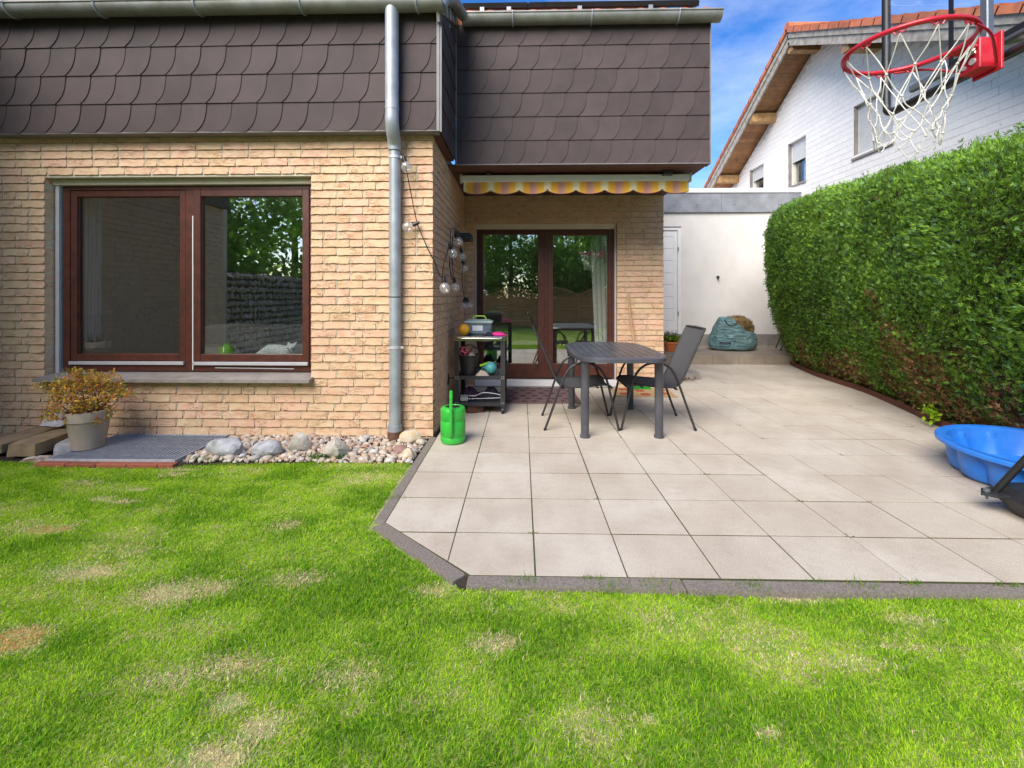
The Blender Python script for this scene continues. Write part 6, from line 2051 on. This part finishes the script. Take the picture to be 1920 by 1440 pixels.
# rim, bracket, braces
RC, RR, RZm = (1.655, 1.985), 0.220, 2.368
rim = MB().tube([(RC[0] + RR * math.cos(2 * math.pi * k / 56), RC[1] + RR * math.sin(2 * math.pi * k / 56), RZm) for k in range(56)], .0105, 10, closed=True).build('rim', MAT['red'], bh, smooth=80)
MB().box((1.935, 1.955, 2.270), (2.008, 2.050, 2.400), .004).box((2.0085, 1.940, 2.258), (2.020, 2.066, 2.418), .002).box((1.865, 1.962, 2.358), (1.9345, 2.042, 2.374), .003).build('rim_bracket', MAT['red'], bh)
MB().tube([(1.953, 1.955 + .03 * math.cos(k * .9), 2.352 + .010 * math.sin(k * .9)) if False else (1.926 - .008 * math.sin(k * 1.3), 1.968 + k * .0018, 2.345 + .010 * math.cos(k * 1.3)) for k in range(40)], .0028, 5).build('rim_spring', MAT['spring'], bh)
MB().tube([(1.9345, 1.985, 2.308), (1.929, 1.985, 2.308)], .014, 14).build('bolt', MAT['alu'], bh)
MB().tube([(1.9345, 2.022, 2.296), (1.929, 2.022, 2.296)], .009, 12).build('bolt', MAT['alu'], bh)
for sg in (-1, 1):
    MB().tube(smoothpath([(RC[0] + RR * math.cos(R(62)), RC[1] + sg * RR * math.sin(R(62)), RZm - .012), (1.87, RC[1] + sg * .14, 2.345), (1.998, RC[1] + .015 + sg * .050, 2.285)], 4), .0055, 8).build('rim_brace', MAT['red'], bh, smooth=60)
hk = []
for k in range(12):
    a = 2 * math.pi * (k + .5) / 12
    t = Vector((-math.sin(a), math.cos(a), 0))
    p = Vector((RC[0] + RR * math.cos(a), RC[1] + RR * math.sin(a), RZm))
    MB().tube([p - t * .022 + Vector((0, 0, -.008)), p - t * .012 + Vector((0, 0, -.024)), p + Vector((0, 0, -.014)), p + t * .012 + Vector((0, 0, -.024)), p + t * .022 + Vector((0, 0, -.008))], .003, 5).build('net_hook', MAT['red'], rim)
    hk.append((a, p + Vector((0, 0, -.022))))
nt_ = MB()
rows = [(0.140, .160, .5), (0.235, .130, 0), (0.300, .117, .5), (0.352, .113, 0), (0.388, .115, .5)]
rr = random.Random(4)
def npnt(k, row):
    if row < 0:
        return hk[k % 12][1]
    dz, r, ph = rows[row]
    a = 2 * math.pi * (k + .5 + ph) / 12
    j = random.Random(k % 12 * 7 + row * 101)
    return Vector((RC[0] + .0 + (r + j.uniform(-.010, .010)) * math.cos(a) + j.uniform(-.006, .006), RC[1] + (r + j.uniform(-.010, .010)) * math.sin(a), RZm - dz + j.uniform(-.016, .016) - (.03 if (row > 2 and k % 5 == 0) else 0)))
for row in range(5):
    for k in range(12):
        a0 = npnt(k, row)
        u0 = npnt(k, row - 1)
        u1 = npnt(k + 1, row - 1) if row % 2 == 0 else npnt(k - 1, row - 1)
        if row % 2 == 0 and row > 0: pass
        for u in (u0, u1):
            md = (a0 + u) / 2 + Vector((rr.uniform(-.006, .006), rr.uniform(-.006, .006), -.006))
            nt_.tube(smoothpath([u, md, a0], 3), .0024, 5, caps=False)
        nt_.sphere(a0, .0062, 6, 4)
for k in range(12):
    a, b = npnt(k, 4), npnt(k + 1, 4)
    if k % 3 != 1:
        nt_.tube(smoothpath([a, (a + b) / 2 + Vector((0, 0, -.035)), b], 4), .0024, 5, caps=False)
nt_.build('net', MAT['cord'], bh, smooth=60)

# ------------------------------------------------------------------ behind the window panes
def curtain(name, x0, x1, x0b, x1b, y, z0, z1, lab):
    n = 40
    vs, fs = [], []
    for k in range(9):
        q = k / 8
        a, b = x0 + (x0b - x0) * q, x1 + (x1b - x1) * q
        for i in range(n + 1):
            u = i / n
            vs.append((a + (b - a) * u, y + .025 * math.sin(u * 30 + q * .6) * (.6 + .4 * q), z1 + (z0 - z1) * q))
    for k in range(8):
        for i in range(n):
            fs.append((k * 41 + i, k * 41 + i + 1, (k + 1) * 41 + i + 1, (k + 1) * 41 + i))
    o = MB().add(vs, fs).build(name, MAT['curtain'], smooth=80, label=lab, cat='curtain')
    md = o.modifiers.new('thick', 'SOLIDIFY'); md.thickness = .003
    return o
curtain('curtain', -4.58, -4.36, -4.56, -4.40, 4.62, 0.15, 2.45, 'white curtain inside the large window, beside the left jamb')
curtain('curtain', 1.02, 1.36, 1.12, 1.40, 6.84, 0.05, 2.35, 'white curtain behind the right leaf of the terrace door')
curtain('curtain', -0.66, -0.56, -0.66, -0.57, 6.80, 0.05, 2.35, 'narrow white curtain behind the left leaf of the terrace door')
vz = empty('planter', (-4.32, 4.50, .69), 'glass bowl with cream rim and green shoots on the inner window sill', 'planter')
MB().lathe([(.075, 0), (.098, .02), (.105, .09), (.107, .095)], (-4.32, 4.50, .691), 24, True, False).build('bowl', M('gravel_glass', (.30, .27, .22), .2, scale=40, col2=(.14, .12, .09)), vz, smooth=50)
MB().lathe([(.110, .095), (.112, .15), (.104, .152), (.100, .13), (.001, .128)], (-4.32, 4.50, .691), 24, True, False).build('rim_band', MAT['cream'], vz, smooth=40)
for k in range(9):
    a = random.uniform(-.09, .09)
    MB().tube([(-4.34 + a, 4.53, .82), (-4.34 + a * 1.25, 4.52, .86), (-4.34 + a * 1.35 + random.uniform(-.01, .01), 4.52, .90 + random.uniform(-.02, .05))], [.006, .005, .001], 5).build('shoot', M('shoot', (.05, .13, .03), .6) if k == 0 else bpy.data.materials['shoot'], vz)
MB().lathe([(.062, 0), (.075, .012), (.077, .05), (.060, .095), (.030, .118), (.026, .126), (.030, .138)], (-2.985, 4.50, .691), 24, True, False).build('vase', M('lime_glass', (.22, .55, .01), .08, var=.1), smooth=50, label='lime green glass vase on the inner sill by the middle post', cat='vase')
so = empty('sofa', (-3.2, 5.35, .08), 'grey-beige sofa with cushions seen through the large window', 'sofa')
MB().box((-4.0, 5.0, .10), (-2.0, 5.8, .50), .04).build('seat', MAT['sofa'], so, smooth=30)
MB().box((-3.86, 5.02, .505), (-3.2, 5.5, .72), .06).build('cushion', MAT['sofa'], so, smooth=30)
MB().box((-3.15, 5.02, .505), (-2.4, 5.5, .76), .06).build('cushion', MAT['sofa'], so, smooth=30)
MB().box((-4.0, 5.55, .505), (-2.0, 5.8, .95), .05).build('backrest', MAT['sofa'], so, smooth=30)

# white cat lying on the sill, head at the right, and a tabby sitting behind the door
def lying_cat():
    V_ = [(-2.600, 4.53, .745), (-2.535, 4.53, .757), (-2.455, 4.53, .762), (-2.385, 4.525, .755), (-2.335, 4.515, .765), (-2.290, 4.500, .785), (-2.288, 4.462, .768),
          (-2.640, 4.54, .722), (-2.685, 4.53, .706), (-2.345, 4.48, .715), (-2.305, 4.455, .704), (-2.56, 4.49, .72), (-2.50, 4.47, .705),
          (-2.322, 4.503, .825), (-2.332, 4.505, .850), (-2.256, 4.503, .825), (-2.246, 4.505, .850)]
    E_ = [(0, 1), (1, 2), (2, 3), (3, 4), (4, 5), (5, 6), (0, 7), (7, 8), (3, 9), (9, 10), (0, 11), (11, 12), (5, 13), (13, 14), (5, 15), (15, 16)]
    r_ = [.056, .068, .070, .060, .050, .054, .026, .035, .018, .026, .018, .036, .020, .020, .006, .020, .006]
    return skin_mesh('cat', V_, E_, r_, MAT['fur_white'], 2)
wcat = link('cat', lying_cat(), None, 'white cat lying on the inner sill behind the right window pane', 'cat')
for sx in (-1, 1):
    MB().sphere((-2.289 + sx * .020, 4.452, .792), .0065, 8, 6).build('eye', MAT['eye'], wcat)
    MB().add([(-2.289 + sx * .034 - .011, 4.490, .823), (-2.289 + sx * .034 + .011, 4.490, .823), (-2.289 + sx * .041, 4.496, .843), (-2.289 + sx * .037, 4.499, .828)], [(0, 1, 2), (0, 2, 3), (1, 3, 2), (0, 3, 1)]).build('inner_ear', MAT['ear'], wcat)
MB().sphere((-2.288, 4.438, .772), .006, 8, 6, (1.2, .7, .8)).build('nose', MAT['ear'], wcat)
wcat.location = (0.01, -0.065, 0)
TX, TY = .535, 6.84
V_ = [(TX + .02, TY + .10, .12), (TX + .015, TY + .06, .22), (TX + .005, TY + .02, .34), (TX, TY, .44), (TX, TY - .01, .515), (TX - .005, TY - .055, .50),
      (TX - .045, TY - .02, .20), (TX - .045, TY - .04, .05), (TX - .045, TY - .075, .035), (TX + .05, TY - .02, .20), (TX + .05, TY - .04, .05), (TX + .05, TY - .075, .035),
      (TX + .10, TY + .05, .08), (TX + .11, TY - .03, .04), (TX - .07, TY + .05, .08), (TX - .08, TY - .03, .04), (TX - .038, TY, .572), (TX - .048, TY, .615), (TX + .038, TY, .572), (TX + .048, TY, .615)]
E_ = [(0, 1), (1, 2), (2, 3), (3, 4), (4, 5), (2, 6), (6, 7), (7, 8), (2, 9), (9, 10), (10, 11), (0, 12), (12, 13), (0, 14), (14, 15), (4, 16), (16, 17), (4, 18), (18, 19)]
r_ = [.10, .095, .075, .055, .055, .026, .035, .022, .020, .035, .022, .020, .055, .025, .055, .025, .022, .006, .022, .006]
tcat = link('cat', skin_mesh('cat', V_, E_, r_, MAT['fur_tabby'], 2), None, 'brown tabby cat sitting behind the terrace door glass', 'cat')
for sx in (-1, 1):
    MB().sphere((TX + sx * .022, TY - .052, .528), .007, 8, 6).build('eye', MAT['eye'], tcat)

# ------------------------------------------------------------------ the garden behind the camera (mirrored in the panes)
def tree(x, y, h, cr, th, cols, lab, n=4200, cone=False, size=.20):
    e = empty('tree', (x, y, 0), lab, 'tree', None)
    MB().tube([(x, y, -.05), (x + .05, y, h * .35), (x, y + .05, h * .85)], [th, th * .75, th * .2], 10).build('trunk', MAT['bark'], e, smooth=60)
    cen, rad = [], []
    for k in range(30):
        q = (k + random.random()) / 30
        if cone:
            z = h * (.12 + .85 * q); s = cr * (1.05 - q) ** .8
        else:
            z = h * (.20 + .74 * q); s = cr * math.sin(math.pi * (.22 + .70 * q))
        a = random.uniform(0, 6.28)
        cen.append((x + math.cos(a) * s * .65, y + math.sin(a) * s * .65, z))
        rad.append((cr * .42 * random.uniform(.7, 1.2), cr * .42 * random.uniform(.7, 1.2), cr * .26 * random.uniform(.7, 1.2)))
    leafcloud('crown', cen, rad, int(n * 1.8), size, cols, MAT['treeleaf'], e, .35, .3 if cone else 0)
    return e
DK = [(.12, .28, .04), (.20, .40, .06), (.28, .50, .08)]
LT = [(.22, .44, .06), (.34, .58, .08), (.42, .64, .11)]
for args in ((-7.9, -3.2, 7.5, 2.6, .16, DK, 'broad dark conifer beyond the gabion wall', 5200, True), (-8.0, -.4, 6.8, 2.3, .15, DK, 'dark conifer beyond the gabion wall, nearest the house', 4600, True),
             (-4.2, -8.6, 7.0, 2.4, .14, LT, 'light green leafy tree beyond the lattice fence, by the gabion wall', 4200, False), (-.6, -9.4, 7.4, 2.6, .15, DK, 'dark leafy tree beyond the lattice fence, in the middle', 4200, False),
             (2.6, -8.8, 6.4, 2.1, .13, LT, 'light green leafy tree beyond the lattice fence, towards the hedge', 3600, False), (6.4, -9.6, 8.0, 2.8, .17, DK, 'tall dark tree beyond the lattice fence corner', 4200, False),
             (-7.8, -6.6, 7.2, 2.5, .15, LT, 'leafy tree in the far corner between gabion wall and lattice fence', 4200, False),
             (-2.6, -7.4, 3.6, 1.7, .08, LT, 'low leafy tree right behind the lattice fence, left of the middle', 3600, False), (1.2, -7.5, 3.8, 1.8, .08, DK, 'low dark tree right behind the lattice fence, near the middle', 3600, False),
             (4.4, -7.6, 3.7, 1.8, .08, LT, 'low leafy tree right behind the lattice fence, near the hedge', 3600, False), (-2.2, -12, 9.5, 3.2, .2, DK, 'tallest dark tree far beyond the lattice fence', 5000, False), (2.2, -12.5, 9.0, 3.2, .2, LT, 'tall light green tree far beyond the lattice fence', 5000, False)):
    tree(*args)
gw = empty('gabion_wall', (-5.2, -2.2, 0), 'wire basket wall filled with brown stones continuing the brick wing', 'wall')
st = MB()
for j in range(14):
    for i in range(44):
        for k in range(1):
            v, f = blob(.075, random.randint(0, 99999), .25, 1, (random.uniform(.5, .8), random.uniform(.75, 1.1), random.uniform(.65, .95)), 1.2)
            st.add([(-5.25 + random.uniform(-.02, .02) + p.x, -5.2 + i * .138 + random.uniform(-.03, .03) + p.y, j * .128 + .02 + random.uniform(-.02, .02) + p.z) for p in v], f)
st.build('stone', M('gabion_stones', (.72, .64, .53), .9, scale=9, col2=(.38, .31, .24), bmp=.8, bscale=25, bdist=.02), gw, kind='stuff')
MB().box((-5.5, -5.3, -.05), (-5.27, .90, 1.74)).build('core', MAT['bark'], gw)
wr = MB()
for j in range(9):
    wr.tube([(-5.165, -5.3, .05 + j * .21), (-5.165, .9, .05 + j * .21)], .005, 4)
yy = -5.3
while yy < .9:
    wr.tube([(-5.168, yy, -.02), (-5.168, yy, 1.78)], .003, 4)
    yy += .06
wr.build('wire', MAT['darkmetal'], gw, kind='stuff')
FY = -5.6
for q in range(6):
    xa = -5.0 + q * 1.84
    e = empty('fence_panel', (xa + .9, FY, 0), ('first', 'second', 'third', 'fourth', 'fifth', 'sixth')[q] + ' brown board fence panel with arched lattice, counted from the gabion wall', 'fence', 'fence panels behind the lawn')
    for k in range(9):
        MB().obox((xa + .90, FY, .10 + k * .135), (.86, 0, 0), (0, .010, .004), (0, .012, .060)).build('board', MAT['fence'], e)
    MB().box((xa, FY - .03, 0), (xa + .04, FY + .03, 1.30)).box((xa + 1.76, FY - .03, 0), (xa + 1.80, FY + .03, 1.30)).box((xa + .04, FY - .03, 1.26), (xa + 1.76, FY + .03, 1.30)).build('frame', MAT['fence'], e)
    arch = [(xa + 1.8 * k / 20, FY, 1.36 + .30 * math.sin(math.pi * k / 20)) for k in range(21)]
    la = MB().tube(arch, .022, 6)
    for k in range(-4, 20):
        for sg in (1, -1):
            pts = []
            for s in range(9):
                x_, z_ = (xa + k * .12 + s * .045) if sg > 0 else (xa + 1.8 - k * .12 - s * .045), 1.30 + s * .045
                u = (x_ - xa) / 1.8
                if 0 <= u <= 1 and z_ <= 1.36 + .30 * math.sin(math.pi * u):
                    pts.append((x_, FY + .004 * sg, z_))
            if len(pts) > 1:
                la.tube(pts, .013, 4)
    la.build('lattice', MAT['fence'], e)
    MB().box((xa - .075, FY - .04, -.05), (xa - .003, FY + .04, 1.42), .006).build('post', MAT['fence'], e)
